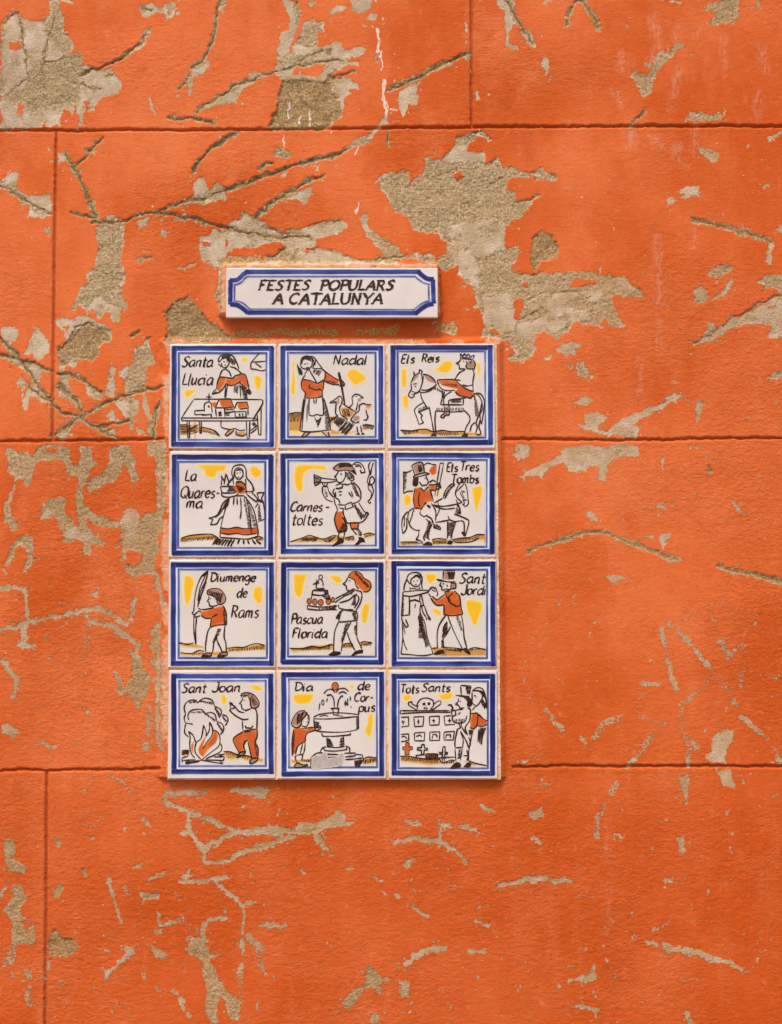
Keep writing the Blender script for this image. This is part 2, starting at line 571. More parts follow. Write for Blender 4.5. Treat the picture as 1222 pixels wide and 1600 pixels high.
P 0,325 90,315 180,335 210,315 270,320 330,280 390,262 410,300 470,315 410,325 300,335 280,360 320,410 330,430 300,430 260,360 200,365 100,360 0,360
L 26 0,430 60,405 130,380 180,370
L 12 340,460
L 26 630,395 720,380 830,390 860,410 900,440
L 24 900,440 950,490
L 18 840,390 845,340
L 20 680,305 750,310
P 830,315 880,310 900,330 860,335
P 920,325 960,315 970,340 940,345
P 970,345 1010,335 1020,360
P 660,500 690,475 740,470 700,490 690,530
L 16 1030,235 1085,265
L 10 1060,270
L 12 400,510 440,510
L 16 210,520 220,530
T 14 510,545 570,570
L 12 605,630 650,650
L 18 715,680 750,715 785,725
L 12 1015,690
L 18 990,745 1050,765
L 18 1110,600 1160,585 1222,570
L 24 15,770 130,775
L 24 690,950 740,910 800,885 860,880
L 14 680,980
L 26 980,880 1045,890
R 510,970 530,965 570,1020 560,1090 540,1060 480,1060 450,1120 430,1150 390,1130 430,1070 490,1045
L 16 600,1020
P 650,1030 690,1030 690,1100 660,1100
L 12 800,1075
L 12 890,1140
L 20 370,1170
P 530,1180 565,1180 560,1222 530,1222
L 20 710,1170
T 20 0,860 25,920 30,970
L 14 40,1000
L 14 10,1140
L 10 1205,1050
L 10 1050,985
L 8 1010,1040
L 10 105,260
P 0,150 70,150 40,190 0,200
L 10 910,595
L 8 1090,825
''', '''802 1180 420
L 22 605,850 660,860
L 28 690,870 780,890 860,915 960,935 1040,970
P 275,1020 330,990 380,950 380,1020 330,1035
P 350,1040 370,1080 360,1085
P 230,955 280,960 270,970
P 260,1140 300,1130 390,1150 380,1175 320,1150
L 14 410,870
L 12 340,880
L 14 310,1110
L 12 250,1180
L 12 35,1050
L 10 120,1045
L 10 210,1045
L 22 775,1160 820,1240
L 10 460,740
T 14 540,830
L 10 1110,940
w 6 430,240 432,480
w 6 428,620 428,820
L 12 430,930
T 12 700,760 640,800
''']
# scored joints of the render: polylines in photo pixels, then which sides of the tile panel they keep clear of
JOINTS = ['-3000,214 0,204 300,203 600,200 900,197 1222,197 4000,188', '-3000,695 0,690 240,687 256,687', '785,687 1000,687 1222,685 4000,680',
          '-3000,1210 0,1204 240,1202 250,1202', '803,1198 1000,1197 1222,1197 4000,1195', '737,197 737,0 737,-300', '88,204 85,400 82,690',
          '73,1204 72,1400 70,1600 68,1900', '1500,197 1505,690', '1420,690 1425,1196', '-420,690 -430,1204', '1560,1196 1570,1700', '-380,204 -376,-300', '640,1730 642,2300', '-3000,1735 0,1725 1222,1715 4000,1700', '-3000,-305 1222,-300 4000,-300']
# ------------------------------------------------------------------ the painted pictures, traced tile by tile in 0..1222 of a 175 px square
# k/t ink line (13/9 wide), K filled ink, H n hatch between two segments, J the same in broad strokes, e ellipse,
# o orange y yellow h ochre b brown g grey wash, "= name" starts a part, "A" words: text x0 x1 baseline cap-height slant
TILES = []
def T(label, outer, inner, data): TILES.append((label, outer, inner, data))
T('white tile lettered Santa Llucia, a woman standing behind a table of little houses', (85, 105, 1145, 1150), (135, 152, 1092, 1098), '''
= yellow_dabs
y 820,210 870,190 890,230 850,260 820,240
y 950,400 1000,390 1050,430 1040,500 1010,570 980,550 955,470
y 190,590 230,550 330,555 350,575 290,600 250,640 215,640
= painted_ground
h 140,920 230,930 380,960 480,980 580,1060 480,1030 350,1010 150,1050
H 6 150,930 230,930 150,1030 350,1010
k 380,960 480,980 540,1010 580,1060
H 4 380,980 420,1010 520,1010 560,1050
= woman_drawing
o 585,405 640,410 650,460 600,540 580,570 545,545 560,470
o 640,430 720,425 800,390 850,380 880,440 895,530 860,520 810,470 760,490 700,500 655,490
h 680,990 740,985 700,1030 650,1040
h 760,1010 860,1000 840,1050 760,1050
k 565,250 570,210 600,175 660,165 720,180 755,230 775,280 790,325
k 600,260 605,290 625,310 660,300 680,270 685,220 650,205 610,215 585,240 565,250
k 565,270 580,280 600,300
H 9 680,180 660,230 760,240 740,290
K 600,190 650,168 700,175 690,215 650,200 610,210
t 620,245 640,245
t 655,240 670,240
t 635,285 655,280
k 660,300 640,325 610,340 590,380 580,410
k 690,300 740,310 790,345 820,380
k 640,325 680,350 710,410
k 660,330 700,370
k 820,380 750,400 720,425 640,415 580,410
k 585,410 560,460 545,545
k 655,480 620,540 580,575
k 545,545 520,565 500,600 540,590 590,575
t 520,580 550,575
k 820,370 860,390 885,460 900,530
k 800,470 840,510 870,545
K 870,560 900,530 930,580 910,610 885,590
k 655,490 700,505 760,490 810,460
k 650,500 635,640
k 665,500 645,640
k 800,480 810,640
H 3 750,510 740,580 790,500 780,600
H 8 810,510 880,530 840,640 890,640
k 820,510 850,560 870,640
k 600,885 595,940 620,970 700,985 750,975 800,995 860,990
k 690,985 640,1040 660,1055 700,1030 740,990
k 760,1000 760,1040 830,1055 870,1030
= table_drawing
k 165,860 300,655
k 300,655 560,655 1050,660
k 1050,660 1045,710 950,860
k 950,860 165,860 170,890 940,890 955,860
k 940,890 1040,730 1050,665
k 225,890 235,1080 255,1075 250,890
k 360,890 365,1025 380,1025 380,890
k 870,890 880,1090 905,1085 910,890
k 990,800 1005,1040 1030,1045 1035,740
k 920,1030 995,970
k 910,1000 1000,940
k 240,1000 350,930
H 5 930,930 960,900 970,960 990,930
= village_drawing
o 490,690 550,685 540,740 510,740
o 575,655 700,650 735,740 610,750
o 780,690 880,685 890,750 780,760
k 415,790 415,710 465,680 490,710 500,800
k 465,590 465,690
k 430,630 500,630
K 450,725 470,720 475,745 455,745
k 415,775 310,780 310,825 420,820
k 385,830 490,820 490,850
k 535,750 575,655 700,650 735,740 620,755
k 535,750 610,750 635,755 640,850
k 535,755 545,845
K 565,795 600,785 605,840 570,840
k 640,770 740,760
H 3 640,790 690,790 650,830 690,825
k 740,760 770,690 880,685 895,750 800,765
k 640,810 750,785
k 750,790 870,790 870,850 750,850 750,790
k 890,750 890,830
K 790,810 808,810 808,835 790,835
K 825,810 840,810 840,835 825,835
= drapery_drawing
k 1015,150 970,200 925,260 925,325 980,330 1040,345 1085,335
k 925,250 1085,240
k 970,260 1040,310
= stain
h 298,872 314,868 330,960 326,1080 338,1180 312,1180 306,1060
A Santa 165 520 300 112 .25
A Llucia 165 522 498 128 .25
''')
T('white tile lettered Nadal, a woman with a stick driving turkeys', (85, 98, 1148, 1120), (140, 148, 1095, 1068), '''
= yellow_dabs
y 180,240 230,250 215,330 225,450 215,610 190,610 165,560 180,430 185,320
y 775,370 830,320 900,335 1000,410 990,450 920,490 870,510 830,480 790,430
= painted_ground
h 140,800 280,800 280,1010 150,1000
h 590,840 680,835 640,900 600,960
h 600,960 700,1010 880,1000 1000,990 1085,950 1070,940 960,935 960,980 800,1030 600,1040
y 150,1000 600,1010 620,1035 150,1035
H 6 160,810 150,900 280,800 260,900
H 5 600,850 600,900 680,840 640,880
k 950,940 1010,935 1080,945
H 6 970,940 960,980 1080,950 1060,985
k 150,815 220,800 280,800
= woman_drawing
o 300,435 380,450 450,485 530,450 525,540 500,560 510,600 520,625 320,640 330,590 295,540 285,480
o 545,355 600,390 690,445 685,495 620,490 535,455
b 340,1015 380,1020 310,1065
b 520,1010 580,1010 580,1055
k 285,240 275,270 290,310 330,325 370,320 400,290 405,250 390,200 345,185 300,200 280,245
K 285,270 282,240 300,195 350,185 385,205 390,240 350,225 320,220 300,245 295,275
t 315,275 335,268
t 345,265 360,262
K 335,305 370,300 362,322 340,322
k 345,185 410,190 440,215 470,260 500,300 515,325
k 405,200 425,260 410,320
k 440,215 435,280
k 320,385 350,340 375,335 400,380 430,430 455,480
k 295,430 330,390
k 295,435 380,450 455,480 500,460 540,430 545,360 515,325 410,320
H 5 430,330 410,360 510,340 470,400
t 375,340 400,390
k 295,435 285,490 295,540 330,590 320,640
k 320,640 420,640 515,625 510,570
k 455,550 490,545 510,570
k 380,490 370,530 460,560
k 530,450 525,520 515,570
k 515,330 600,390 695,450
k 535,455 620,490 690,495
H 5 560,440 570,470 650,460 660,490
k 695,450 730,450 760,490 740,510 700,505 690,490
t 720,470 750,475
t 720,490 755,495
K 680,370 710,370 745,560 765,710 750,715 715,530
k 315,645 290,800 270,990 300,1005 390,1010 500,1000 600,985 590,870 545,690 515,635
k 330,650 305,800 290,985
k 370,650 365,740 370,825 410,835 450,820 500,830 530,820 525,700 515,640
k 420,650 425,700
k 450,650 445,700
t 350,700 345,900
H 12 530,690 545,680 550,990 600,930
H 6 430,850 460,900 460,960 500,850
k 330,1010 290,1060 300,1070 350,1045 380,1015
k 510,1010 570,1060 590,1060 580,1010
t 240,270 265,390
H 7 240,280 290,340 255,370 300,390
= turkeys_drawing
b 670,660 700,645 700,700 670,710
h 710,750 790,740 850,780 870,820 800,860 740,840
b 895,645 935,640 940,680 900,685
h 990,715 1040,710 1055,735 1020,765 985,755
b 850,840 920,830 920,880 850,900
k 595,690 650,660 690,625 715,625 730,660 720,710
k 595,690 610,695 670,680
k 665,685 660,750 660,810 690,840
K 680,645 695,645 690,660
k 720,710 700,760 720,820 760,850
k 730,700 800,745 860,785 885,805
k 720,830 760,850 790,880
H 4 730,760 760,840 800,760 820,840
k 805,745 845,700 840,640 870,605 910,605 965,640
k 965,640 930,640
k 900,690 895,730 880,780
K 880,620 895,620 890,635
k 915,780 920,720 960,700 995,715
k 990,715 1050,715
k 990,770 1000,820 1010,850 990,885 960,880
k 915,780 860,830 820,880
k 820,880 870,910 920,900
H 8 640,910 700,850 760,1040 860,920
K 690,920 760,890 720,935
J 3 690,1000 780,910 760,1040 840,920
k 890,950 900,1020
k 930,940 945,1020
K 875,1040 910,1015 930,1040
K 935,1040 955,1015 980,1040
H 5 680,840 640,910 760,870 690,950
k 960,935 1010,930
A Nadal 625 1000 275 105 .22
''')
T('white tile lettered Els Reis, a crowned king riding a horse', (62, 88, 1125, 1128), (115, 132, 1070, 1075), '''
= yellow_dabs
y 150,330 215,320 215,500 180,540 155,500
y 160,620 230,600 240,680 225,760 180,750
y 480,310 540,310 620,240 710,240 720,310 660,375 570,370 520,340
y 970,270 1020,250 1025,330 1020,430 990,410
= painted_ground
h 140,990 300,1000 430,970 500,1000 620,1000 760,1010 840,1010 1040,1030 1030,1060 870,1055 620,1050 300,1040 200,1040
k 140,990 260,1000 360,985 430,985 500,1010 600,995 700,1010 850,1005
H 8 160,995 190,1040 340,990 330,1020
H 9 540,1000 560,1050 760,1010 770,1050
= horse_drawing
b 260,470 290,410 330,380 350,400 300,450
b 400,395 450,395 510,440 520,480 460,465 420,430
k 260,480 290,410 320,380 345,375
K 285,345 305,375 285,395
k 345,380 355,330 385,350 370,390
k 260,480 265,540 235,600 240,625 270,640 295,620 290,600 330,580 360,555
K 262,595 280,600 270,615
k 375,390 385,450 365,530 330,590
k 395,400 385,480
t 260,560 330,590
K 295,510 320,508 310,525
t 280,490 330,485
k 385,385 440,390 500,430 530,480
k 350,575 400,580 470,560 530,510
k 370,550 430,555 500,525 540,490
k 365,590 380,650 420,720 450,760
k 395,690 330,730 295,780 320,850 345,930 395,910 370,860 385,830 345,795 400,770 450,750
K 345,930 400,895 390,920
H 4 350,750 345,790 420,720 430,760
k 455,730 480,860 500,970 510,1030
k 530,780 520,880 530,1030
K 470,1060 490,1030 530,1030 540,1060
k 530,780 620,790 720,795 830,785
H 13 540,750 540,785 830,745 830,780
k 830,770 890,830 900,890 860,960 840,1030
K 805,1065 835,1030 880,1035 870,1065
k 960,910 920,940 900,1010
k 940,590 990,610 1030,680 1030,770 990,850 970,910 980,960 960,1030
k 960,590 1020,600 1060,670 1055,760 1040,860 1030,930
k 1030,700 1010,790 1015,880 1030,930
k 1015,880 1000,960 1020,1020 1000,1045 970,1040
H 13 960,600 940,615 1010,830 960,840
k 605,560 600,640 585,700 590,715
k 625,570 610,640
k 590,715 830,715
k 830,650 830,715
k 680,670 810,660
k 690,685 810,680
H 6 510,510 500,540 600,560 590,580
= king_drawing
b 860,240 930,230 960,260 950,320 900,320 870,300
o 545,450 580,440 700,450 745,445 780,480 870,540 935,570 930,620 900,645 840,630 770,610 740,570 770,545 660,520 600,500
b 625,735 670,735 675,790 650,830 590,855 600,830 625,800
k 800,210 800,160 825,185 845,160 865,185 890,160 905,190 955,175 935,220
k 800,210 860,215 935,225
t 810,195 930,205
k 800,215 790,240 755,265 780,275 785,300 790,325 830,325 855,330
K 825,236 842,234 835,250
k 855,240 870,270 860,290 880,320 950,325 960,270 940,230
k 920,240 900,270
k 855,335 790,365 750,420 740,440
k 930,325 950,380 935,470 940,580
k 820,500 870,510 930,500
k 760,440 800,450
k 545,450 580,440 740,445 780,480 860,540 935,570
k 545,450 560,500 610,550 680,560 740,555
k 740,570 780,610 860,630 910,645 935,610
H 9 600,490 600,500 760,490 760,520
K 540,460 570,480 555,500
k 700,570 640,610 615,660 620,730
k 860,640 690,660 670,690 675,740
k 620,735 625,800 590,830 580,850 610,860 640,830 670,830 680,800 675,740
A Els 142 305 258 92 .25
A Reis 370 572 250 90 .22
''')
T('white tile lettered La Quaresma, a veiled woman holding a bowl of fish', (85, 100, 1140, 1145), (128, 150, 1080, 1090), '''
= yellow_dabs
y 340,210 370,180 630,180 660,230 620,260 560,260 540,310 490,330 420,300 400,240
y 910,220 960,190 1040,250 1030,310 970,330 920,280
= painted_ground
h 150,990 260,950 440,935 540,960 570,980 520,1000 380,995 250,1010 170,1030
h 970,980 1060,975 1050,1010 980,1010
k 160,985 260,955 420,940 500,945 570,985
H 14 180,985 160,1025 540,960 520,995
k 960,985 1010,965 1060,985
H 4 980,980 980,1010 1050,975 1040,1010
= woman_drawing
o 755,385 830,375 865,430 865,490 800,500 750,480 740,430
o 595,870 680,880 770,865 850,880 1000,870 1000,925 900,945 780,935 680,940 590,925
k 740,330 715,280 730,210 780,185 840,190 870,240 875,320 930,390 960,460
k 740,330 740,270 760,225 800,215 835,250 835,320
k 750,250 750,300 775,340 810,335 835,300
t 765,275 785,272
t 800,268 815,265
t 775,320 800,318
K 755,250 790,225 830,250 800,245
k 740,330 690,370 680,410
k 960,460 930,475 870,475
k 860,330 870,400
k 940,400 950,460
k 755,385 830,375 865,420 870,490
k 740,450 760,490
H 7 770,400 760,420 860,440 800,490
k 760,370 830,360
k 600,490 610,520 650,535 740,525 790,500
k 620,490 750,490
k 690,535 740,525 850,520
k 690,540 650,650 610,790 590,900 585,975
k 850,520 940,650 980,780 1000,900 1000,960
k 870,530 900,680 920,800 930,940
k 585,975 680,980 800,990 900,990 1000,960
k 595,870 680,880 770,865 850,880 990,870
k 590,925 680,940 780,930 860,945 990,930
H 15 860,540 840,550 925,860 890,860
H 13 900,570 880,580 990,850 950,850
k 740,535 730,620
k 770,540 775,620
k 810,540 815,680 805,770
k 690,540 620,600 580,690 540,740 460,765 510,775 480,835 550,825 580,770 620,745
k 670,560 600,690 530,760
H 5 640,590 690,550 600,680 680,620
k 870,490 920,540 990,590
k 930,480 980,530 1000,570
K 540,980 590,990 540,1040 500,1050
J 7 570,990 510,1050 740,1000 700,1080
J 5 800,1000 780,1050 980,1000 1040,1050
= bowl_drawing
k 590,420 600,460 620,490 740,490
k 590,420 740,415
H 4 680,430 745,425 660,480 745,475
k 600,410 605,310 630,360
k 630,400 650,280 680,370 660,405
k 670,400 690,360 725,320 735,400
k 605,330 600,300
= sack_drawing
k 990,490 1070,485 1040,550 1060,600 1085,770 1000,800
k 990,490 1010,550
K 985,550 1050,570 1055,600 990,580
k 1000,600 970,650
H 10 1000,620 1020,620 1000,780 1040,770
A La 195 340 355 122 .2
A Quares- 150 582 545 128 .2
A ma 220 408 655 118 .2
''')
T('white tile lettered Carnestoltes, a man in feathered hat blowing a trumpet', (85, 85, 1155, 1128), (142, 137, 1098, 1065), '''
= yellow_dabs
y 200,300 230,200 340,180 520,185 560,220 550,245 400,240 330,270 310,330 300,470 240,480 210,380
= painted_ground
h 160,1030 300,975 380,955 520,985 650,960 860,970 870,1010 760,1010 700,1020 580,1030 450,1020 280,1030
h 960,940 1090,940 1080,960 980,980
k 160,1025 300,980 380,955 520,990 640,955 700,970
k 760,980 860,960
k 960,945 1030,930 1090,945
H 9 310,980 290,1020 470,975 440,1020
H 5 520,990 560,1030 660,960 600,1025
H 5 770,980 770,1010 860,965 850,1010
H 5 980,945 980,980 1080,935 1070,955
= man_drawing
b 630,225 690,175 760,165 820,175 860,230 885,290 830,255 760,240 690,250
K 690,185 760,165 820,175 840,210 760,205 700,220
K 830,240 870,245 888,290 850,262
o 665,695 735,690 740,780 775,850 770,900 690,920 670,870 645,780
o 815,820 905,825 900,880 840,885
k 630,225 690,175 760,165 820,175 860,230 885,290 830,255 760,240 690,250 630,225
k 835,190 880,160 930,165 970,220 980,265 940,270 930,240
k 860,180 920,190 940,220
k 870,200 910,200
k 690,255 670,290 645,315 665,325 670,350 690,375 720,375 740,360 770,310
K 705,280 730,275 725,297
k 760,250 770,290 760,320
k 800,260 850,300 860,345 830,360 800,330
H 6 770,260 800,340 850,290 850,340
k 515,380 530,420 560,420 570,380
t 540,380 540,415
k 515,420 520,490 560,560 630,585
k 570,420 590,480 640,540
H 4 535,450 550,450 550,530 575,520
k 660,410 700,390 740,395 730,430 690,440 660,440
k 650,440 630,480 650,510 640,540
k 740,390 800,400 840,365
k 850,370 910,430 935,500 920,570 840,610
k 660,480 660,540 690,560 710,610
k 640,540 650,600 670,640 680,690
k 760,620 830,590 850,640 770,670 760,620
k 680,620 760,620
k 690,650 760,665
k 690,480 730,475
k 700,515 725,510
H 9 860,380 830,390 930,540 880,520
k 830,470 850,530
k 800,480 840,540
k 740,670 750,740 780,820
k 780,820 850,815 920,815 970,790 1020,715 970,690 910,590
k 730,690 790,830
H 12 870,610 860,640 970,730 930,780
k 960,760 1000,700 1020,715
k 670,690 645,780 670,870 690,920 770,905 780,850 730,750
H 6 730,820 780,830 690,900 770,895
k 815,820 830,880 900,880 910,820
k 695,925 685,980
k 760,915 745,990
k 840,890 890,950
k 910,880 950,950
H 4 910,890 890,900 945,960 920,960
K 610,1070 680,1010 670,980 740,985 745,1030 700,1050 640,1075
K 860,1060 910,1000 900,970 960,980 985,1030 940,1030 900,1060
= trumpet_drawing
k 420,290 430,410
k 420,290 460,300 500,325 560,335 680,345
k 430,410 460,400 500,375 590,375 680,355
k 500,325 495,375
H 5 420,300 500,330 430,400 500,370
= streamer_drawing
k 1040,150 1020,200 1030,270 1010,330 1005,380 1060,400 1085,350 1060,310 1035,330 1030,390
k 1070,160 1050,230 1040,300
k 1010,400 1020,450 1050,490 1040,550 1010,580 1030,605 1045,590
k 1050,400 1070,480 1040,560
K 1010,380 1050,390 1040,420 1015,405
A Carnes 160 520 690 105 .25
A - 545 595 690 105 .1
A toltes 182 522 838 118 .2
''')
T('white tile lettered Els Tres Tombs, a top-hatted rider waving a flag', (75, 82, 1140, 1130), (120, 128, 1085, 1078), '''
= yellow_dabs
y 180,520 220,500 265,540 260,600 220,650 185,600
y 540,480 575,490 575,540 545,545
y 915,430 1030,400 1045,450 1020,570 990,700 960,690 940,580
= painted_ground
h 140,1030 350,1030 360,1055 140,1060
h 490,1000 650,995 650,1050 490,1055
h 700,1000 900,980 1000,940 1070,950 1080,990 1060,1040 1050,1000 900,1020 720,1030
k 140,1025 340,1025
H 9 160,1030 160,1055 350,1025 370,1050
k 490,1000 550,990 650,995
H 10 500,1005 510,1050 660,1000 670,1040
k 700,1000 800,985 900,975 980,945 1070,945
H 12 720,1005 740,1030 1000,950 1000,985
k 1000,985 900,1025 740,1030
= flag_drawing
o 455,250 490,200 540,185 535,270 490,300
k 175,260 220,265 270,240
k 395,190 440,165 500,180 535,180
k 175,260 180,350 175,440 180,500
k 180,500 220,475 280,470
k 450,380 500,350 530,370
H 10 180,270 215,270 185,450 200,450
k 575,165 520,520
k 615,165 545,525
k 575,165 615,165
= horse_drawing
k 780,410 800,370
k 850,390 870,450 880,540 885,610 850,640 820,610
k 780,400 745,480 760,540 820,590
k 745,480 790,440 840,390
k 780,400 800,375 850,375
k 820,470 850,480
t 790,470 830,560
t 810,460 840,560
k 820,570 870,565
k 835,570 840,620
k 740,390 690,400 640,460 610,540
k 740,400 700,430 660,480 630,550
H 6 690,400 710,430 610,530 640,550
k 610,545 510,600
k 750,560 790,650 800,720
k 500,620 600,635 720,620 820,590
k 520,635 620,665 740,655
H 6 760,600 790,640 740,700 800,720
k 525,810 600,800 680,785
k 665,740 680,780 740,800 800,790
k 730,720 790,740 860,770 890,800 870,900 850,960
k 800,790 835,810 840,900 835,950
K 805,920 850,900 860,960 835,960
k 550,590 570,660 550,720 540,740
k 655,800 660,900 660,990
k 750,800 720,890 695,990
H 9 660,810 740,810 660,950 700,950
K 650,1045 680,1000 720,1020 700,1050
k 290,655 240,690 225,770 250,850 300,890 360,895
H 11 285,660 300,670 235,820 250,810
k 340,900 345,950 315,1000 360,1010 390,1040
k 420,770 470,820 470,870 430,910 400,970 410,1010
k 490,830 450,900 440,960 460,1000
K 380,1060 440,1020 490,1040 490,1065
H 9 450,790 490,820 400,960 450,980
k 225,690 170,760 160,840 170,930
k 210,760 215,850 200,900 165,935
k 190,740 185,860
= rider_drawing
b 275,190 330,160 385,175 400,260 310,290 290,240
o 450,400 530,405 525,460 465,450
o 300,440 360,430 400,470 470,440 500,580 420,600 360,660 300,655 285,560
k 265,195 300,170 360,155 390,180 405,270
k 265,195 285,240 300,300
H 9 330,190 370,185 345,260 385,255
k 285,330 300,300 400,270 460,280 430,290 350,310 285,330
K 280,340 340,320 340,360 335,400 310,420 275,400
k 420,300 435,340 445,365 430,400 380,410 350,370
K 400,330 418,325 415,340
k 450,400 530,400
k 470,460 530,460
k 525,390 570,385 585,430 540,450 530,420
t 540,400 575,405
t 540,420 580,420
k 300,440 285,560 300,655 360,660
k 465,440 505,590
k 350,480 340,590 360,640
k 360,430 400,470 450,420
k 430,590 400,620 360,680
k 480,600 530,690 525,800
k 430,740 480,770 500,820
k 430,620 470,660
K 440,610 480,640 460,655
k 360,690 360,720 400,750 440,730
k 510,820 510,870 580,890 580,865 530,830
H 4 520,835 510,860 570,850 560,885
A Els 640 772 258 95 .15
A Tres 785 1005 248 100 .18
A Tombs 690 1000 382 95 .15
''')
T('white tile lettered Diumenge de Rams, a boy holding a tall palm frond', (72, 90, 1148, 1162), (135, 138, 1098, 1105), '''
= yellow_dabs
y 195,215 280,220 305,290 290,360 250,520 210,520 190,420
y 660,360 690,340 720,370 690,395
y 960,330 1040,320 1060,380 1040,500 990,520 940,430
= painted_ground
h 135,940 270,940 310,955 400,975 400,1000 300,990 180,980
h 140,1050 270,1055 350,1030 420,1040 410,1070 340,1080 150,1075
h 500,1040 600,1030 590,1080 500,1080
h 660,1010 760,980 870,990 960,955 1080,960 1090,1020 900,1025 700,1040
k 135,940 180,945 240,955 300,935
k 150,1045 270,1055 350,1025 420,1030
k 660,1000 760,985 850,985 940,955 1010,950 1075,970
H 15 690,1010 680,1030 1060,965 1060,1010
H 4 290,1050 290,1075 400,1040 400,1065
= palm_drawing
b 430,230 440,300 370,450 345,540 370,420
k 455,150 380,220 330,340 310,460 300,600
k 455,150 430,260 390,340 360,440 345,550
K 460,145 395,215 430,205
t 430,200 370,330 340,480
k 300,640 300,800 320,960
k 330,650 320,800 325,960
H 6 440,280 400,340 370,470 345,540
= boy_drawing
b 445,370 510,345 590,360 640,420 640,480 590,520 550,490 550,440 490,420 450,410
o 380,600 520,560 610,540 645,590 655,740 560,740 480,765 490,670 420,665 375,640
b 380,1090 430,1050 495,1050 490,1080 420,1100
b 555,1090 610,1040 665,1040 665,1070 600,1100
k 445,410 445,370 510,345 590,360 645,430 640,490 590,525 555,500 550,450 500,425 450,410
H 13 460,370 480,410 620,400 590,510
k 465,430 460,465 445,485 465,495 470,530 510,540 570,525
K 472,452 490,450 484,468
k 350,560 400,575 520,555
k 380,640 430,670 500,665
k 490,680 480,765 560,745 660,740
k 615,530 650,600 660,745
H 10 640,570 620,590 655,730 630,730
k 500,660 540,635 560,630
k 295,600 280,610 320,660 370,640
k 300,640 350,590 380,600
t 310,620 340,615
k 480,770 450,820 430,960 430,1040
k 550,860 520,930 510,1000 500,1050
k 550,870 560,930 600,1010 610,1050
k 640,750 630,870 650,940 655,1040
H 10 600,790 560,790 540,920 500,930
k 380,1090 430,1050 495,1050 490,1080 420,1100 380,1090
k 555,1090 610,1040 665,1040 665,1070 600,1100 555,1090
K 380,1090 430,1068 480,1075 420,1100
K 555,1090 600,1070 650,1070 600,1100
A Diumenge 475 978 268 95 .18
A de 770 888 442 108 .2
A Rams 700 1012 662 130 .18
''')
T('white tile lettered Pascua Florida, a man carrying an egg-trimmed cake', (90, 90, 1155, 1145), (140, 140, 1100, 1088), '''
= yellow_dabs
y 195,190 350,190 320,290 290,430 240,440 205,380
y 575,210 680,200 735,245 720,285 660,290 620,250
y 960,510 1030,500 1030,600 1000,720 950,740 930,640
= painted_ground
h 155,995 330,985 420,970 620,960 640,1000 600,1020 430,1020 300,1030 200,1040
h 720,950 840,940 850,990 740,1000
h 920,935 1060,930 1040,970 930,975
k 160,1000 300,1000 400,975 500,990 600,960 640,965
H 12 320,1000 290,1020 600,965 590,1010
H 5 750,955 740,990 850,945 840,985
k 740,950 840,940
k 920,940 980,925 1060,940
H 5 950,940 940,970 1050,935 1030,965
= man_drawing
o 800,190 880,160 940,190 960,230 1020,260 1045,320 1010,370 960,375 900,320 860,260 810,225
k 790,230 820,175 880,160 940,185 965,230 1030,270 1045,330 1010,375 960,380
k 800,220 860,250 880,310 910,350
H 15 880,165 870,190 1040,330 1000,330
k 790,230 770,270 740,295 770,315 780,360 820,365 860,345
K 800,255 820,250 815,270
k 865,345 780,390 650,460
k 880,355 720,450 650,500
k 880,360 940,380 945,440 920,520 880,580
k 880,410 910,440 900,500 860,560
k 700,500 800,470 860,420 890,405
k 690,555 760,575 850,575
k 690,520 690,555
H 7 860,430 880,410 830,520 880,520
H 5 760,410 740,430 850,380 830,410
k 740,580 700,610 665,670
k 720,590 690,700
k 880,580 900,640 890,690 720,710 690,700
k 740,580 880,590
H 7 880,600 840,620 890,680 860,690
K 660,670 690,620 700,640 680,680
k 690,710 650,810 640,940 640,1040
k 830,710 780,800 740,900 720,1030
k 785,820 820,920 870,1020
k 890,690 890,860 910,920 945,1000
H 10 810,720 760,740 750,900 715,920
H 5 890,740 860,770 890,840 870,850
K 575,1070 640,1030 715,1035 710,1065 630,1085
K 825,1080 880,1025 960,1010 960,1050 900,1060 850,1085
= cake_drawing
e o 370,485 24,31
e o 432,490 26,32
e o 497,497 27,32
e o 580,485 26,32
e o 628,468 18,26
k 350,530 350,570 480,580 620,575
k 350,530 480,545 630,535
k 480,545 480,580
H 8 500,545 510,578 610,540 600,575
k 400,460 395,440 405,410
k 410,365 400,410 490,420 575,405 570,365 490,370 410,365
k 410,365 490,355 570,365
k 580,410 600,460
H 4 510,430 580,420 560,470 600,455
H 4 530,380 565,372 535,405 570,400
e k 495,220 20,22
k 480,245 450,300 445,335 480,350 540,340
k 500,245 520,280 520,320
k 410,305 450,280 480,290
k 455,245 450,280
K 605,560 640,525 680,530 650,560 680,580 620,580
A Pascua 168 528 730 110 .2
A Florida 180 580 882 105 .22
''')
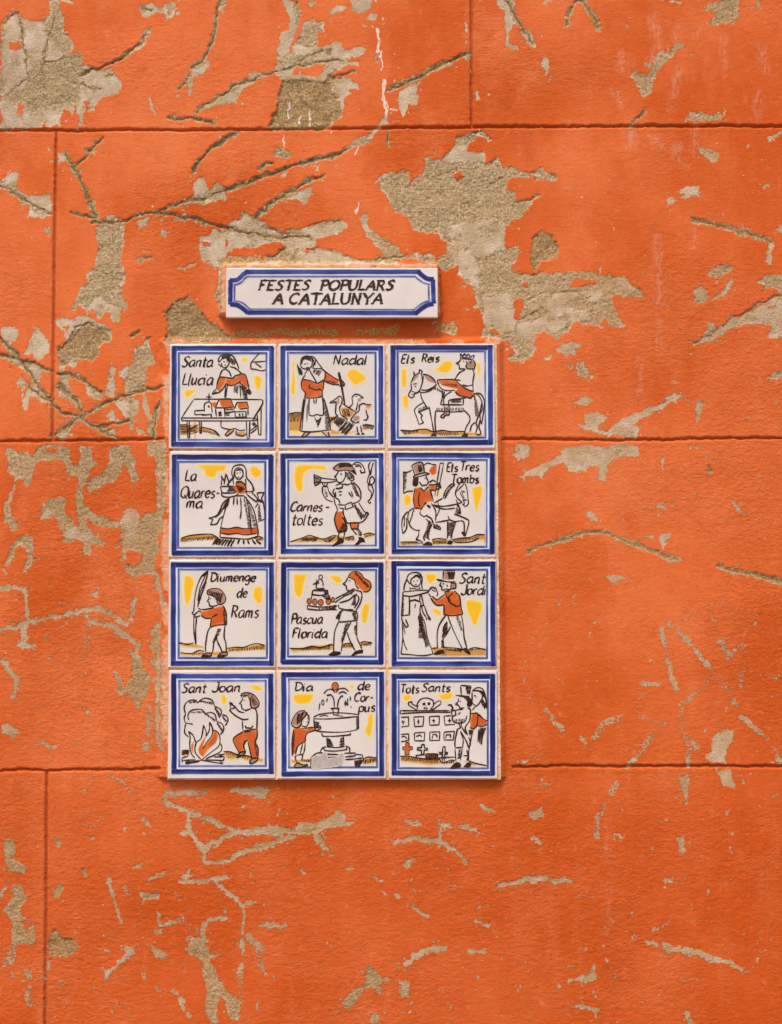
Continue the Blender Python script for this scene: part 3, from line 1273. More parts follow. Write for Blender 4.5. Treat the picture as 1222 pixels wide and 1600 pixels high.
T('white tile lettered Sant Jordi, a bearded man facing a veiled lady', (75, 75, 1155, 1170), (125, 140, 1090, 1105), '''
= yellow_dabs
y 415,180 530,180 540,240 470,300 420,250
y 475,560 560,570 595,620 580,650 500,610
y 860,480 930,465 1030,500 1040,560 1010,660 980,745 930,740 890,640 865,560
= painted_ground
h 480,985 560,985 620,1000 640,1080 540,1080
h 620,990 860,1005 1080,1005 1090,1080 900,1085 640,1080
k 490,1000 550,990
k 620,985 750,995 850,1010
k 890,1010 960,990 1080,1015
H 12 640,1000 640,1020 830,1010 800,1040
H 8 920,1000 910,1020 1060,1000 1040,1010
= lady_drawing
k 250,300 215,240 240,190 290,170 350,180 380,230 375,310 385,355
k 220,230 190,310 180,370
k 265,230 260,290 300,325 350,310 365,250 320,210 265,240
K 265,235 310,195 360,200 368,260 345,220 310,212
t 285,265 300,262
t 320,260 338,258
t 300,305 325,302
k 250,330 250,370
k 350,325 360,360
t 250,345 350,350
k 180,380 250,375 350,365 440,365 450,385 390,400 270,430 180,420 170,400 180,380
k 240,440 245,480 310,470 350,490 360,410
k 245,490 300,475 355,490
k 370,400 385,470 400,530 370,530 360,480
k 375,535 390,600 420,650 430,690
k 405,530 440,630 470,670 465,690 440,660
k 170,420 165,520 155,640 190,640
k 240,430 245,540 240,630
k 190,640 240,630
H 11 185,430 165,450 180,640 160,650
k 160,650 165,700 210,770 230,750 200,680
k 165,720 170,850 160,1000 150,1060
k 370,500 360,600 410,720 440,880 490,1020 500,1060
k 150,1060 240,1065 340,1075 420,1075 500,1060
t 170,870 190,960 220,1020
t 200,850 180,750
t 310,510 300,560
H 19 360,610 340,680 460,960 420,990
H 12 380,650 350,720 440,900 340,880
t 250,500 245,640
= man_drawing
b 620,155 730,155 722,240 618,250
b 690,270 745,280 755,330 720,350 690,330
o 480,440 540,470 640,420 620,400 640,390 730,370 780,410 805,510 825,620 700,635 620,625 625,520 540,525 490,480
k 615,150 610,250
k 735,150 720,250
k 615,150 735,150
H 9 650,165 720,165 670,235 720,235
K 535,240 580,245 650,265 750,265 720,280 640,275 560,265
k 590,280 570,310 600,330 590,355 620,370
K 565,305 595,305 590,325
K 600,288 625,288 615,307
k 600,365 640,350 690,360 700,300
K 620,370 690,360 670,385 640,385
k 690,280 750,290 750,340 700,350
k 650,300 660,330
k 445,390 480,335 530,340 550,400 540,430
k 450,400 480,440
t 480,350 520,380
t 510,340 530,380
k 475,450 520,510 560,530 620,520
k 490,430 540,470 630,410
k 620,520 620,625 700,640 825,625
k 735,370 790,430 805,530 825,625
k 625,380 660,450 720,390
K 650,430 680,450 690,480 670,500
k 690,500 760,540 800,520
k 680,480 700,520
k 640,635 570,740 545,850 550,1000
k 690,760 650,840 610,900 620,1000
k 660,640 700,750 760,880 820,1000
k 810,640 830,750 840,880 870,990
H 9 660,700 610,780 660,820 600,880
H 7 780,650 750,660 830,800 800,800
H 5 620,900 590,920 615,990 590,990
K 500,1060 570,1015 620,1015 620,1045 540,1070
K 820,1005 870,990 910,1050 900,1070 860,1045
A Sant 782 1080 288 110 .22
A Jordi 802 1080 412 105 .22
''')
T('white tile lettered Sant Joan, a boy warming his hands at a smoking bonfire', (80, 80, 1140, 1125), (140, 130, 1085, 1062), '''
= yellow_dabs
y 595,290 640,285 670,340 640,400 600,390
y 890,190 980,175 1050,210 1050,250 970,240
= painted_ground
h 160,885 250,890 250,940 170,950
h 620,905 750,910 870,950 930,980 900,1010 800,980 680,990 640,950
h 1000,970 1060,980 1050,1020 1000,1010
k 170,890 250,890
H 8 180,890 170,940 250,890 240,935
k 620,905 700,905 780,940 880,950 920,970
H 8 660,910 650,930 890,960 880,985
= smoke_drawing
k 210,490 195,430 215,370 270,340 320,345 345,375
k 345,370 390,330 440,320 500,345 525,410
k 530,410 590,440 600,500
k 610,500 660,520 670,570 640,620
k 245,560 235,510 265,460 330,440 390,445 425,490 420,500
k 430,490 480,475 530,500 545,570
k 550,575 600,590 625,640 615,690 585,715
k 210,490 195,540 210,590 290,605
k 215,600 200,640 200,700 245,745
H 6 250,355 255,375 320,345 320,370
H 10 360,340 370,360 510,360 490,390
H 8 535,410 525,440 600,500 580,540
H 6 620,510 610,530 660,560 640,580
H 10 265,470 280,475 410,460 400,480
H 8 440,490 440,510 540,550 520,570
H 8 560,580 550,600 620,660 600,680
= bonfire_drawing
o 345,870 400,770 430,740 400,850 440,810 510,720 500,660 555,700 550,790 470,870 400,960 360,930
o 270,830 300,790 290,900 310,950 275,900
k 240,680 260,740 255,830 270,920 310,970
k 240,680 290,720 310,770 320,800
k 310,860 330,800 380,750 405,610
k 405,610 435,690 430,740
k 470,580 500,640 500,720 440,800 400,870
k 430,740 470,670 470,580
k 500,660 560,690 585,760 570,840 500,900 410,970 385,1000
k 310,860 320,920 380,990
k 585,810 605,850 580,910 430,980
k 170,970 240,950
k 170,970 175,1020
k 170,1000 320,990
k 210,1020 380,1000
k 205,1010 225,1035 360,1010
k 380,995 590,1030 610,1020
k 420,990 620,1000 635,960 560,935
k 560,940 640,930
k 520,960 610,960
k 205,1000 240,1000 235,1035 205,1030
k 590,1000 600,1030
= boy_drawing
b 815,290 880,260 940,280 1000,340 1005,400 960,425 920,390 900,310 850,300
o 845,685 900,680 985,660 990,740 980,800 1005,860 1000,960 925,975 900,870 885,780 840,830 855,890 790,910 730,790 740,740
b 770,970 800,915 860,900 850,930
b 905,1030 930,980 1000,975 990,1000 940,1030
k 810,300 830,270 890,260 960,290 1010,360 1000,410 960,430 925,410 910,340 890,300
H 6 830,280 820,310 900,280 890,300
H 5 940,290 920,330 1000,380 950,400
k 835,310 820,350 795,380 820,390 825,430 860,450 900,440
t 840,345 855,340
k 860,460 930,430
k 690,360 700,430 690,450 740,500 830,550 900,545
K 685,360 720,370 735,400 710,400
k 740,400 790,460 850,480
k 720,390 760,430
k 700,440 760,420
k 970,430 990,500 985,660
k 830,560 835,680
k 840,680 900,670 985,655
k 860,620 870,645 930,645 945,615
k 840,685 740,745 735,800 790,910 860,895 840,830 885,770
k 990,660 990,740 970,800 1000,870 1000,970 930,975 890,790
k 850,690 920,680
H 6 840,780 860,800 840,860 850,870
H 7 975,820 960,830 1000,950 980,950
k 765,970 800,915 865,900 840,935 765,970
k 905,1030 930,980 1000,975 990,1000 940,1030 905,1030
A Sant 162 442 258 98 .22
A Joan 497 812 250 100 .22
''')
T('white tile lettered Dia de Corpus, a child at a fountain with a dancing egg', (95, 65, 1165, 1145), (150, 112, 1110, 1075), '''
= yellow_dabs
y 205,280 400,270 425,300 370,380 230,380
y 810,185 850,170 870,215 830,230
y 1010,500 1065,480 1070,600 1050,750 990,730 970,660 1000,600
= painted_ground
h 170,985 380,990 375,1020 180,1030
h 960,975 1110,970 1110,1020 970,1050
k 960,985 1010,965 1110,970
H 8 970,985 960,1040 1110,975 1100,1010
H 5 300,985 310,1010 380,985 370,1020
= fountain_drawing
e o 655,190 36,42
k 420,530 470,500 560,485 660,480 800,485 900,500
k 420,545 550,545 700,540 900,520
k 420,540 425,610 440,660 470,680 600,690 750,690 870,670 910,650 905,500
H 6 425,570 480,580 430,640 470,640
H 7 880,535 910,530 880,650 910,640
k 505,700 520,735 650,735 820,720 820,700
k 560,745 570,850 660,860 750,850 745,740
H 8 565,760 600,760 570,840 640,850
H 8 740,755 710,760 745,840 700,850
k 490,900 520,860 560,850
k 525,850 540,890 650,895 780,880 775,835
k 770,840 810,860 810,910
k 550,930 690,935
k 430,920 430,970
k 390,960 390,1090
k 395,960 450,920 520,915
k 750,920 870,920 875,950 760,960
k 875,930 950,940 955,1000 900,1070
k 760,990 900,980 950,970
H 7 860,1000 950,990 870,1065 920,1060
k 550,970 690,965
k 645,420 640,330 610,280 560,290
k 680,420 690,350 720,300 745,300
k 655,260 620,225 570,230 530,270
k 660,260 700,220 760,215 800,245
k 690,270 740,250 780,270
t 550,240 540,270
e k 520,365 12,28
k 490,370 475,450
k 570,320 560,360
k 765,340 785,400
K 755,360 775,370 770,410 755,390
k 820,300 820,350
k 825,410 830,425
k 790,320 795,400
k 605,430 630,440 635,500 680,505 695,430 605,430
t 480,520 540,505 580,515
t 680,510 740,515
= worn_patch
g 390,970 560,900 570,970 680,960 700,920 750,920 740,990 700,1060 450,1095 390,1090
= child_drawing
b 240,480 300,455 350,480 330,510 290,560 270,620 210,620 180,590 200,540
o 200,650 290,640 330,660 430,630 440,665 330,715 330,790 260,830 220,900 200,945 180,930 190,720
b 205,1060 240,1020 300,1045 350,1040 340,1060 230,1075
k 340,490 320,455 270,460 220,500 180,580 190,620 240,640 280,610 290,560 330,510 350,470
H 6 250,490 240,610 320,470 290,560
k 340,490 365,510 370,560 360,600 330,630 290,620
K 345,535 360,532 355,550
t 345,580 365,575
k 300,650 430,635
k 445,665 340,710 330,790
k 200,660 185,780 185,950
k 330,790 250,840 220,930
H 14 190,690 215,690 190,920 205,910
k 435,630 490,620 500,650 450,670
t 450,640 495,640
k 325,800 320,870 305,930
k 300,810 270,930
k 235,940 215,960 230,1010
k 240,940 300,930 290,1000
k 205,1060 240,1020 300,1045 350,1040 340,1060 230,1075 205,1060
A Dia 208 422 238 88 .18
A de 905 1040 232 98 .18
A Cor- 860 1070 358 95 .18
A pus 912 1092 468 100 .15
''')
T('white tile lettered Tots Sants, a couple before a cemetery wall with a skull', (75, 80, 1150, 1140), (125, 135, 1098, 1085), '''
= yellow_dabs
y 170,290 240,275 265,320 210,360 175,340
y 530,290 620,265 710,250 720,310 650,350 580,330
= painted_ground
h 145,950 320,965 430,985 560,980 600,1010 740,995 740,1030 600,1040 450,1050 300,1030 160,1010
h 830,1000 1000,1040 930,1060
k 140,955 240,955 350,975 460,985 560,980 600,1020 700,995 740,1000
H 16 180,960 160,1000 560,990 540,1030
H 6 620,1020 610,1040 740,1000 720,1030
= skull_drawing
k 330,440 330,380 370,330 440,320 500,345 505,400 470,440
K 380,376 418,366 416,396 392,398
K 438,366 474,366 466,394 442,394
K 418,402 430,402 424,416
k 330,440 328,410 345,400
H 4 400,420 400,440 440,420 440,440
k 325,410 275,385 270,360 235,365 240,400 330,450
k 500,400 545,355 580,350 585,380 500,440 470,445
= cemetery_drawing
o 200,805 240,805 240,850 275,850 275,880 240,885 240,935 195,935 195,885 170,880 170,850 200,850
o 430,930 545,930 540,980 430,975
k 145,455 400,455 680,455
k 140,490 400,475 690,475
k 145,460 140,490
H 16 180,460 190,480 680,455 690,475
k 150,530 235,525 235,625 150,635
k 170,560 175,610
k 155,580 195,578
k 290,525 400,520 390,625 300,630 290,525
k 340,550 340,605
k 325,575 358,573
k 460,520 570,515 565,610 465,615 460,520
k 505,545 510,590
k 490,565 525,562
k 620,515 700,510
k 620,515 630,610 740,605
k 678,540 682,590
k 660,565 700,563
k 150,715 235,710 235,780 150,795
k 155,745 190,735 220,765
k 295,700 410,690 405,785 300,785 295,700
k 315,740 360,720 380,745
k 465,690 575,685 570,780 465,780 465,690
k 490,760 500,710 540,720 545,750
k 620,690 735,680 720,775 620,775 620,690
k 640,755 645,720 690,715 690,755
t 200,805 240,805 240,850 275,850 275,880 240,885 240,935 195,935 195,885 170,880 170,850 200,850 200,805
k 375,825 405,825 405,860 440,865 440,885 405,885 400,935 375,930 375,890 330,885 335,860 375,860 375,825
k 310,945 420,935
k 310,945 330,970
k 425,925 550,930 550,985 425,975 425,925
H 8 440,935 440,975 540,935 540,980
k 605,850 600,1010
k 635,850 625,1005
k 605,850 635,850
k 560,905 600,915
k 560,930 600,930
k 630,905 660,915 650,930 630,930
k 560,970 740,960
k 830,945 885,945
= woman_drawing
o 925,480 990,480 1060,550 1100,565 1090,610 985,620 950,650 905,630
k 930,240 980,205 1040,220 1070,290 1085,400 1080,430
k 925,240 1000,240 1040,300 1000,380 960,410
k 925,250 925,310 930,370 960,400
t 940,295 970,290
K 960,300 980,305 965,314
K 1000,230 1050,250 1070,330 1040,290
H 7 1050,330 1020,370 1085,400 1060,440
k 960,410 930,450
k 910,490 990,480
k 990,480 980,610 945,655 900,640
k 990,490 1060,550 1100,570
k 985,620 1040,625 1095,605
K 885,670 920,660 930,690 900,730
k 940,660 910,780 890,900 890,1000
k 885,1000 960,1030 1090,1055
H 7 1020,640 1000,800 1080,640 1030,830
t 1000,650 985,800
= man_drawing
k 800,180 915,185
k 800,180 810,290
k 915,185 895,280
H 9 850,195 905,195 870,265 895,265
K 735,285 800,285 900,295 880,310 800,305
K 830,310 900,310 930,380 900,420 870,400 870,350
k 780,320 770,360 745,385 780,400 790,430 840,425
K 785,350 805,345 800,364
k 870,420 910,440 900,560 850,640 880,720
k 740,450 830,440
k 660,400 690,390 720,440 690,450
t 680,380 710,430
t 700,385 725,430
k 700,460 740,450 750,500 710,520 700,460
k 710,520 720,570 780,590 850,570 870,510
k 800,470 770,500
H 8 740,550 740,580 860,540 860,560
k 780,590 800,640 770,660
k 810,570 810,620 840,680 880,720
k 770,650 740,780 740,860
k 800,680 830,780 820,860
k 800,680 860,780 890,860
k 740,860 820,860
k 740,870 750,1010
k 820,870 800,1000
H 8 780,880 800,880 770,980 800,970
k 870,880 880,950 870,1000
k 890,740 910,820 890,860
K 690,1080 750,1020 800,1030 800,1070 730,1090
K 830,1070 880,1020 920,1030 900,1075
A Tots 138 348 265 92 .15
A Sants 372 690 248 88 .2
''')
# left-right edges and top-bottom edges of the tiles in the photo
ROWS = [((264.5, 431.5), (434.5, 602.0), (606.0, 773.5), (537.5, 701.0), 530), ((264.0, 431.0), (434.0, 602.5), (606.5, 774.5), (705.0, 871.0), 700),
        ((263.0, 431.0), (434.0, 603.0), (607.0, 776.0), (874.5, 1043.5), 870), ((262.5, 430.5), (433.0, 603.5), (607.5, 777.5), (1047.5, 1217.0), 1045)]
FONT = {'a': (6.5, '5,6 2.2,6.1 0,4 0,1.6 1.4,0 3.2,.7 5,3.2', '5,6 4.9,1.2 6.2,0'), 'b': (5.6, '0,10 0,0', '0,4 2,6 4.5,5 4.5,2 3,0 0,.8'),
 'c': (5.2, '4.8,5 3,6 .5,4.5 0,2 1.5,0 4.5,1'), 'd': (6.5, '5,5.5 2,6 0,4 0,1.5 1.5,0 3.5,1 5,3', '5.3,10 5,1 6.2,0'),
 'e': (5.5, '.5,3 4.5,3.5 4.5,5 3,6 1,5.3 0,3 .8,.8 2.5,0 5,1.2'), 'g': (6, '5,6 2,6 0,4 0,2 1.5,.5 4,1.5 5,4', '5,6 5,-2 3.5,-4 .5,-3.2'),
 'i': (2.4, '0,6 0,1 1,0', '.3,8 .5,8.7'), 'l': (2.4, '0,10 0,1 1,0'), 'm': (8, '0,6 0,0', '0,4 1.5,6 3,5.5 3,0', '3,4 4.5,6 6,5.5 6,1 7,0'),
 'n': (5.8, '0,6 0,0', '0,4 2,6 4,5.5 4,1 5,0'), 'o': (6, '2.5,6 .5,5 0,3 .8,.7 2.5,0 4.5,1 5,3 4.3,5.3 2.5,6'),
 'p': (5.6, '0,6 0,-4', '0,4.5 2,6 4.5,5 4.5,2 3,0 0,1'), 'r': (4.2, '0,6 0,0', '0,3.5 1.5,5.6 3.5,5.8'),
 's': (4.9, '4,5.3 2.3,6 .6,5 1,3.6 3.3,2.6 3.8,1.2 2.3,0 0,.6'), 't': (4.2, '1.5,9.5 1.5,1 2.5,0 3.5,.3', '-.3,6.3 4,6.5'),
 'u': (5.8, '0,6 0,1.5 1.2,0 3,.8 4,3', '4,6 4,1 5,0'), 'S': (7.2, '6.5,8.6 4.5,10 1.8,9 1.8,7 3.5,5.6 5.3,4 5,1.4 2.8,0 0,1'),
 'L': (6.2, '1,10 1,0', '1,0 6,.3'), 'N': (8, '1,0 1,10', '1,10 6,0', '6,0 6,10'), 'E': (6.5, '5.5,10 1,10', '1,10 1,0', '1,0 5.5,0', '1,5.2 4.5,5.2'),
 'R': (7.2, '1,0 1,10', '0,10 4.5,9.6 5.5,7.5 4,5.2 1,5', '3,5 6.3,0'), 'Q': (8.8, '4,10 1,8 0,5 1,1.5 4,0 7,1.8 8,5 7,8.4 4,10', '4,2.5 7.5,-1'),
 'C': (7.4, '7,8.5 5,10 2,9 .3,5.5 .8,1.8 3.5,0 6.5,1.5'), 'T': (7, '0,10 7,10', '3.5,10 3.5,0'), 'D': (7.8, '1,10 1,0', '-.5,10 3.5,10 6.5,8 7,4.5 5,1 1,0'),
 'P': (6.6, '1,10 1,0', '0,10 4.5,10 6,8 5,5.5 1,4.8'), 'F': (6.4, '6,10 1,10', '1,10 1,0', '1,5.3 4.5,5.3'), 'J': (6, '3,10 6,10', '5,10 5,2 3.5,0 1.2,0 0,1.8'),
 'A': (7.6, '0,0 4,10', '4,10 7,0', '1.5,3.5 6,3.5'), 'O': (8.6, '4,10 1,8 0,5 1,1.5 4,0 7,1.8 8,5 7,8.4 4,10'), 'U': (7.2, '0,10 .3,3 2,0 4.5,.5 6,3 6,10'),
 'Y': (7.2, '0,10 3.5,5', '7,10 3.5,5', '3.5,5 3.5,0'), '-': (4, '0,4 3.4,4.2')}
# ------------------------------------------------------------------ the wall: one height field with its joints, flaking and gouges
STEP = 0.00122
def axis(lo, hi, a, b):
    """fine inside a..b, growing steps out to lo and hi"""
    mid = list(np.arange(a, b + STEP / 2, STEP)); left = [a]; s = STEP
    while left[-1] > lo: s = min(s * 1.16, 0.08); left.append(left[-1] - s)
    right = [mid[-1]]; s = STEP
    while right[-1] < hi: s = min(s * 1.16, 0.08); right.append(right[-1] + s)
    return np.array(left[:0:-1] + mid + right[1:])
x0 = unproject(0, 1600, 0); x1 = unproject(1222, 1600, 0); zt = unproject(611, 0, 0)[2]; zb = unproject(611, 1600, 0)[2]
XS = axis(-4.0, 4.0, x0[0] - 0.02, x1[0] + 0.02); ZS = axis(0.0, 4.5, zb - 0.02, zt + 0.02)
GX, GZ = np.meshgrid(XS, ZS)
PX, PY = project(GX, GZ); PX = PX.astype(np.float32); PY = PY.astype(np.float32)
FAR = 30.0
D = {k: np.full(PX.shape, FAR, np.float32) for k in 'PRXSOLTWwY'}
GD = np.full(PX.shape, FAR, np.float32); GPROF = np.zeros(PX.shape, np.float32)
PMX = PX.mean(0); PMY = PY.mean(1)
def window(P, pad):
    P = np.asarray(P); ix = np.where((PMX > P[:, 0].min() - pad - 12) & (PMX < P[:, 0].max() + pad + 12))[0]
    iy = np.where((PMY > P[:, 1].min() - pad) & (PMY < P[:, 1].max() + pad))[0]
    if len(ix) == 0 or len(iy) == 0: return None
    return slice(iy[0], iy[-1] + 1), slice(ix[0], ix[-1] + 1)
# ragged outlines: the traced shapes are read through a slightly warped plane
n_a, n_b = vnoise(PX / 11, PY / 11, 1), vnoise(PX / 11, PY / 11, 2)
n_c, n_d = vnoise(PX / 4.2, PY / 4.2, 3), vnoise(PX / 4.2, PY / 4.2, 4)
n_e, n_f = vnoise(PX / 31, PY / 31, 41), vnoise(PX / 31, PY / 31, 42)
WX = PX + 2.6 * n_e + 2.3 * n_a + 1.7 * n_c; WY = PY + 2.6 * n_f + 2.3 * n_b + 1.7 * n_d
n_g = vnoise(PX / 20, PY / 20, 43)
for block in DAMAGE:
    rows = block.strip().split('\n'); ox, oy, sz = (float(v) for v in rows[0].split()); k = sz / 1222.0
    for row in rows[1:]:
        tk = row.split(); kind = tk[0]
        if kind in 'PRXSO':
            P = [(ox + x * k, oy + y * k) for x, y in pts(tk[1:])]
            w = window(P, 14)
            if w: D[kind][w] = np.minimum(D[kind][w], sdf_poly(P, WX[w], WY[w]))
        else:
            wd = float(tk[1]) * k / 2; P = [(ox + x * k, oy + y * k) for x, y in pts(tk[2:])]
            w = window(P, 14 + wd)
            if not w: continue
            d = dist_line(P, WX[w], WY[w])
            if kind == 'G':
                GD[w] = np.minimum(GD[w], d - wd * (0.84 + 0.35 * n_g[w])); vw = wd * (0.86 + 0.45 * n_g[w]); GPROF[w] = np.maximum(GPROF[w], np.clip(1.1 - d / vw, 0, 1) ** 0.8 * min(1.25, 0.5 + wd / 6))
            else: D[kind][w] = np.minimum(D[kind][w], d - wd)
n1, n2, n3 = vnoise(PX / 17, PY / 17, 5), vnoise(PX / 6.1, PY / 5.5, 6), vnoise(PX / 2.7, PY / 2.7, 7)
rag = 1.3 * n1 + 1.2 * n2 + 1.0 * n3
dT = D['T'] + 0.6 + 3.6 * np.abs(n2) + 1.4 * n3 - 0.8
dL = D['L'] + 0.7 + 2.0 * n2 + 1.5 * n3 + 1.2 * n1
dX = D['X'] + rag
dR = np.minimum(D['R'] + rag, dX)
loss = np.minimum.reduce([D['P'] + rag, dR, dL, GD - 0.7 + 1.1 * n2 + 1.1 * n3 + 1.2 * n1])
loss = np.maximum(loss, -(D['O'] + 0.8 * rag))
# stray flakes round the big losses
flk = vnoise(PX / 7, PY / 7, 8) + 0.5 * vnoise(PX / 3.1, PY / 3.1, 9)
near = np.clip(1 - np.abs(loss) / 16, 0, 1)
loss = np.minimum(loss, (1.20 - 0.34 * near - flk) * 7)
rough = np.maximum(dR, -(D['S'] + 4.5 * n1 + 2.5 * n2))
rough = np.minimum(rough, np.where(loss < 0, 3.0 - 5.5 * vnoise(PX / 23, PY / 16, 10) - 3.5 * n2, 9))
rough = np.minimum(rough, GD - 2.2 + 2.0 * n2 + 1.5 * n1)
rough = rough + 3.2 * vnoise(PX / 13, PY / 10, 51) + 1.8 * n2 + 1.2 * n3
# joints
JD = np.full(PX.shape, FAR, np.float32)
jw = vnoise(PX / 40, PY / 40, 12) * 1.0 + vnoise(PX / 7, PY / 7, 13) * 0.9 + 0.5 * n3
for j in JOINTS:
    P = pts(j.split()); w = window(P, 16)
    if w: JD[w] = np.minimum(JD[w], dist_line(P, PX[w], PY[w] + jw[w]))
JV = np.full(PX.shape, FAR, np.float32)
# mortar fillet round the tile panel, and the pad the title plaque sits on
def outside(l, t, r, b, X, Y):
    dx = np.maximum(np.maximum(l - X, X - r), 0); dy = np.maximum(np.maximum(t - Y, Y - b), 0)
    return dx, dy
panel_l = 263 - (PY - 540) * 0.004; panel_r = 774 + (PY - 540) * 0.006
dx = np.maximum(np.maximum(panel_l - PX, PX - panel_r), 0); up = np.maximum(537 - PY, 0); dn = np.maximum(PY - 1214, 0)
wob = 1.6 * n1 + 0.8 * n2
left = PX < 500
fr = np.hypot(dx / np.where(left, 13 + 3 * n1, 12), up / 9.0)
bed = np.clip(1.25 - fr + 0.12 * n2, 0, 1) * (dn < 2) * np.where(left | (PY < 540), 1.0, 0.4) * np.clip(0.95 + 0.75 * n_e + 0.5 * n1, 0, 1)
bed_h = 6.2 * sstep(1.3 - fr) * (dn <= 0)
pl, pr = 352 - (PY - 418) * 0.05, 681 + (PY - 418) * 0.05
dx2 = np.maximum(np.maximum(pl + 2 - PX, PX - pr + 2), 0); up2 = np.maximum(422 - PY, 0); dn2 = np.maximum(PY - 493, 0)
fp = np.hypot(np.hypot(dx2 / 8.0, up2 / 11.0), 0)
pad_h = 13.0 * sstep(1.25 - fp + 0.1 * n2) * np.clip(1 - dn2 / 1.5, 0, 1)
pad = np.clip(1.4 - fp + 0.15 * n2, 0, 1) * (dn2 < 2)
# millimetres of relief
in_frame = np.clip(1 - np.maximum(np.maximum(-40 - PX, PX - 1262), np.maximum(-40 - PY, PY - 1640)) / 60, 0, 1)
trowel = 0.16 * vnoise(PX / 9, PY / 5.0, 20) + 0.24 * vnoise(PX / 5.2, PY / 2.9, 21) + 0.40 * vnoise(PX / 60, PY / 38, 22) + 0.9 * vnoise(PX / 190, PY / 150, 23)
calm = 0.45 + 0.75 * sstep(0.5 + 0.9 * vnoise(PX / 130, PY / 110, 24) + (PY - 900) / 1500)
h = trowel * calm
m_loss = np.clip(0.5 - loss / 2.8, 0, 1); m_rough = np.clip(0.5 - rough / 7.0, 0, 1) * m_loss
worn = 0.42 + 0.58 * (1 - sstep((PY - 520) / 420)) * (1 - 0.6 * sstep((PX - 760) / 200))
h = h * (1 - 0.6 * m_loss) - 0.62 * worn * m_loss * (0.75 + 0.5 * n1)
h += 0.10 * worn * np.clip(1 - np.abs(loss - 2.2) / 2.5, 0, 1)          # paint lifting along the break
h -= m_rough * (0.4 + 0.5 * n1 - 0.35 * n2 - 0.35 * n3 - 0.4 * vnoise(PX / 3.6, PY / 2.6, 31))
h -= sstep(0.5 - dX / 3.0) * (1.35 + 1.0 * n2 + 0.8 * n1 + 0.6 * n3)
h -= GPROF * worn * (1.35 + 0.6 * n2 + 0.55 * n3)
jp = np.clip(1 - JD / (3.1 * (1 + 0.22 * n1 + 0.3 * n2)), 0, 1)
h -= 3.4 * np.minimum(jp * 1.6, 1) * (1 - 0.5 * (m_loss * (GD < 0)))
h += 0.15 * np.exp(-((JD - 6) / 3.0) ** 2)
h = np.maximum(h, bed_h * (0.9 + 0.06 * n2) + 0.25 * n3 * bed - 6 * (1 - (bed_h > 0.3))) if False else h + np.where(bed_h > 0, bed_h + 0.3 * n3 * bed - 0 * h, 0) + pad_h + 0.35 * n3 * pad
h *= in_frame
GY = -h * 0.001
ny, nx = PX.shape
co = np.stack([GX, GY, GZ], -1).reshape(-1, 3)
idx = np.arange(nx * ny).reshape(ny, nx)
quads = np.stack([idx[:-1, :-1], idx[:-1, 1:], idx[1:, 1:], idx[1:, :-1]], -1).reshape(-1, 4)
# the body of the wall behind its face
base = len(co)
bx = np.array([(x, y, z) for y in (0.014, 0.32) for (x, z) in ((XS[0], ZS[0]), (XS[-1], ZS[0]), (XS[-1], ZS[-1]), (XS[0], ZS[-1]))])
co = np.vstack([co, bx]); q = np.array([(0, 1, 2, 3), (5, 4, 7, 6), (4, 5, 1, 0), (3, 2, 6, 7), (4, 0, 3, 7), (1, 5, 6, 2)]) + base
quads = np.vstack([quads, q])
me = bpy.data.meshes.new('plaster_wall')
me.vertices.add(len(co)); me.vertices.foreach_set('co', co.astype(np.float32).ravel())
me.loops.add(quads.size); me.loops.foreach_set('vertex_index', quads.astype(np.int32).ravel())
me.polygons.add(len(quads)); me.polygons.foreach_set('loop_start', np.arange(0, quads.size, 4, dtype=np.int32))
me.polygons.foreach_set('loop_total', np.full(len(quads), 4, np.int32))
def put(name, a):
    at = me.attributes.new(name, 'FLOAT', 'POINT')
    at.data.foreach_set('value', np.concatenate([a.astype(np.float32).ravel(), np.zeros(8, np.float32)]))
feather = 3.0 + 7.0 * (1 - worn) + 2.5 * np.clip(n_e, 0, 1)
scr = 0.57 * np.clip(1.15 - D["T"] / 3.0, 0, 1) * (0.92 + 0.25 * n1)
# hairline scuffs, thick on the ground low down and left of the tiles
SC = np.full(PX.shape, FAR, np.float32); r_s = np.random.default_rng(77)
for q in range(330):
    if q < 210: cx_, cy_ = r_s.uniform(0, 1222), r_s.uniform(1000, 1600) - 180 * r_s.uniform() ** 3
    elif q < 270: cx_, cy_ = r_s.uniform(0, 250), r_s.uniform(480, 1190)
    else: cx_, cy_ = r_s.uniform(790, 1222), r_s.uniform(240, 1190)
    ln, an = r_s.uniform(3, 22), r_s.choice([-0.7, 0.1, 1.1, 0.45]) + r_s.uniform(-0.4, 0.4)
    dx_, dy_ = ln * math.cos(an), ln * math.sin(an)
    P = [(cx_ - dx_, cy_ - dy_), (cx_ + r_s.uniform(-3, 3), cy_ + r_s.uniform(-3, 3)), (cx_ + dx_, cy_ + dy_)]
    w = window(P, 8)
    if w: SC[w] = np.minimum(SC[w], dist_line(P, WX[w], WY[w]) - r_s.uniform(0.1, 1.3))
scr = np.maximum(scr, 0.46 * np.clip(1.0 - SC / 1.8, 0, 1))
put('flaked', np.maximum(np.clip(0.5 - loss / feather + 0.08 * (1 - worn), 0, 1), scr) * in_frame)
put('sandy', np.clip(0.5 - rough / 5.0, 0, 1))
put('gouged', np.clip(GPROF * (0.45 + 0.55 * worn) + 0.25 * n2 + 0.2 * n3 - 0.05, 0, 1))
put('deep', np.clip(0.5 - dX / 4.0, 0, 1))
put('shallow', 1 - worn)
put('limed', np.clip(0.5 - D['W'] / 2.0, 0, 1))
put('run', (0.26 * np.clip(0.5 - D['w'] / 12.0, 0, 1)))
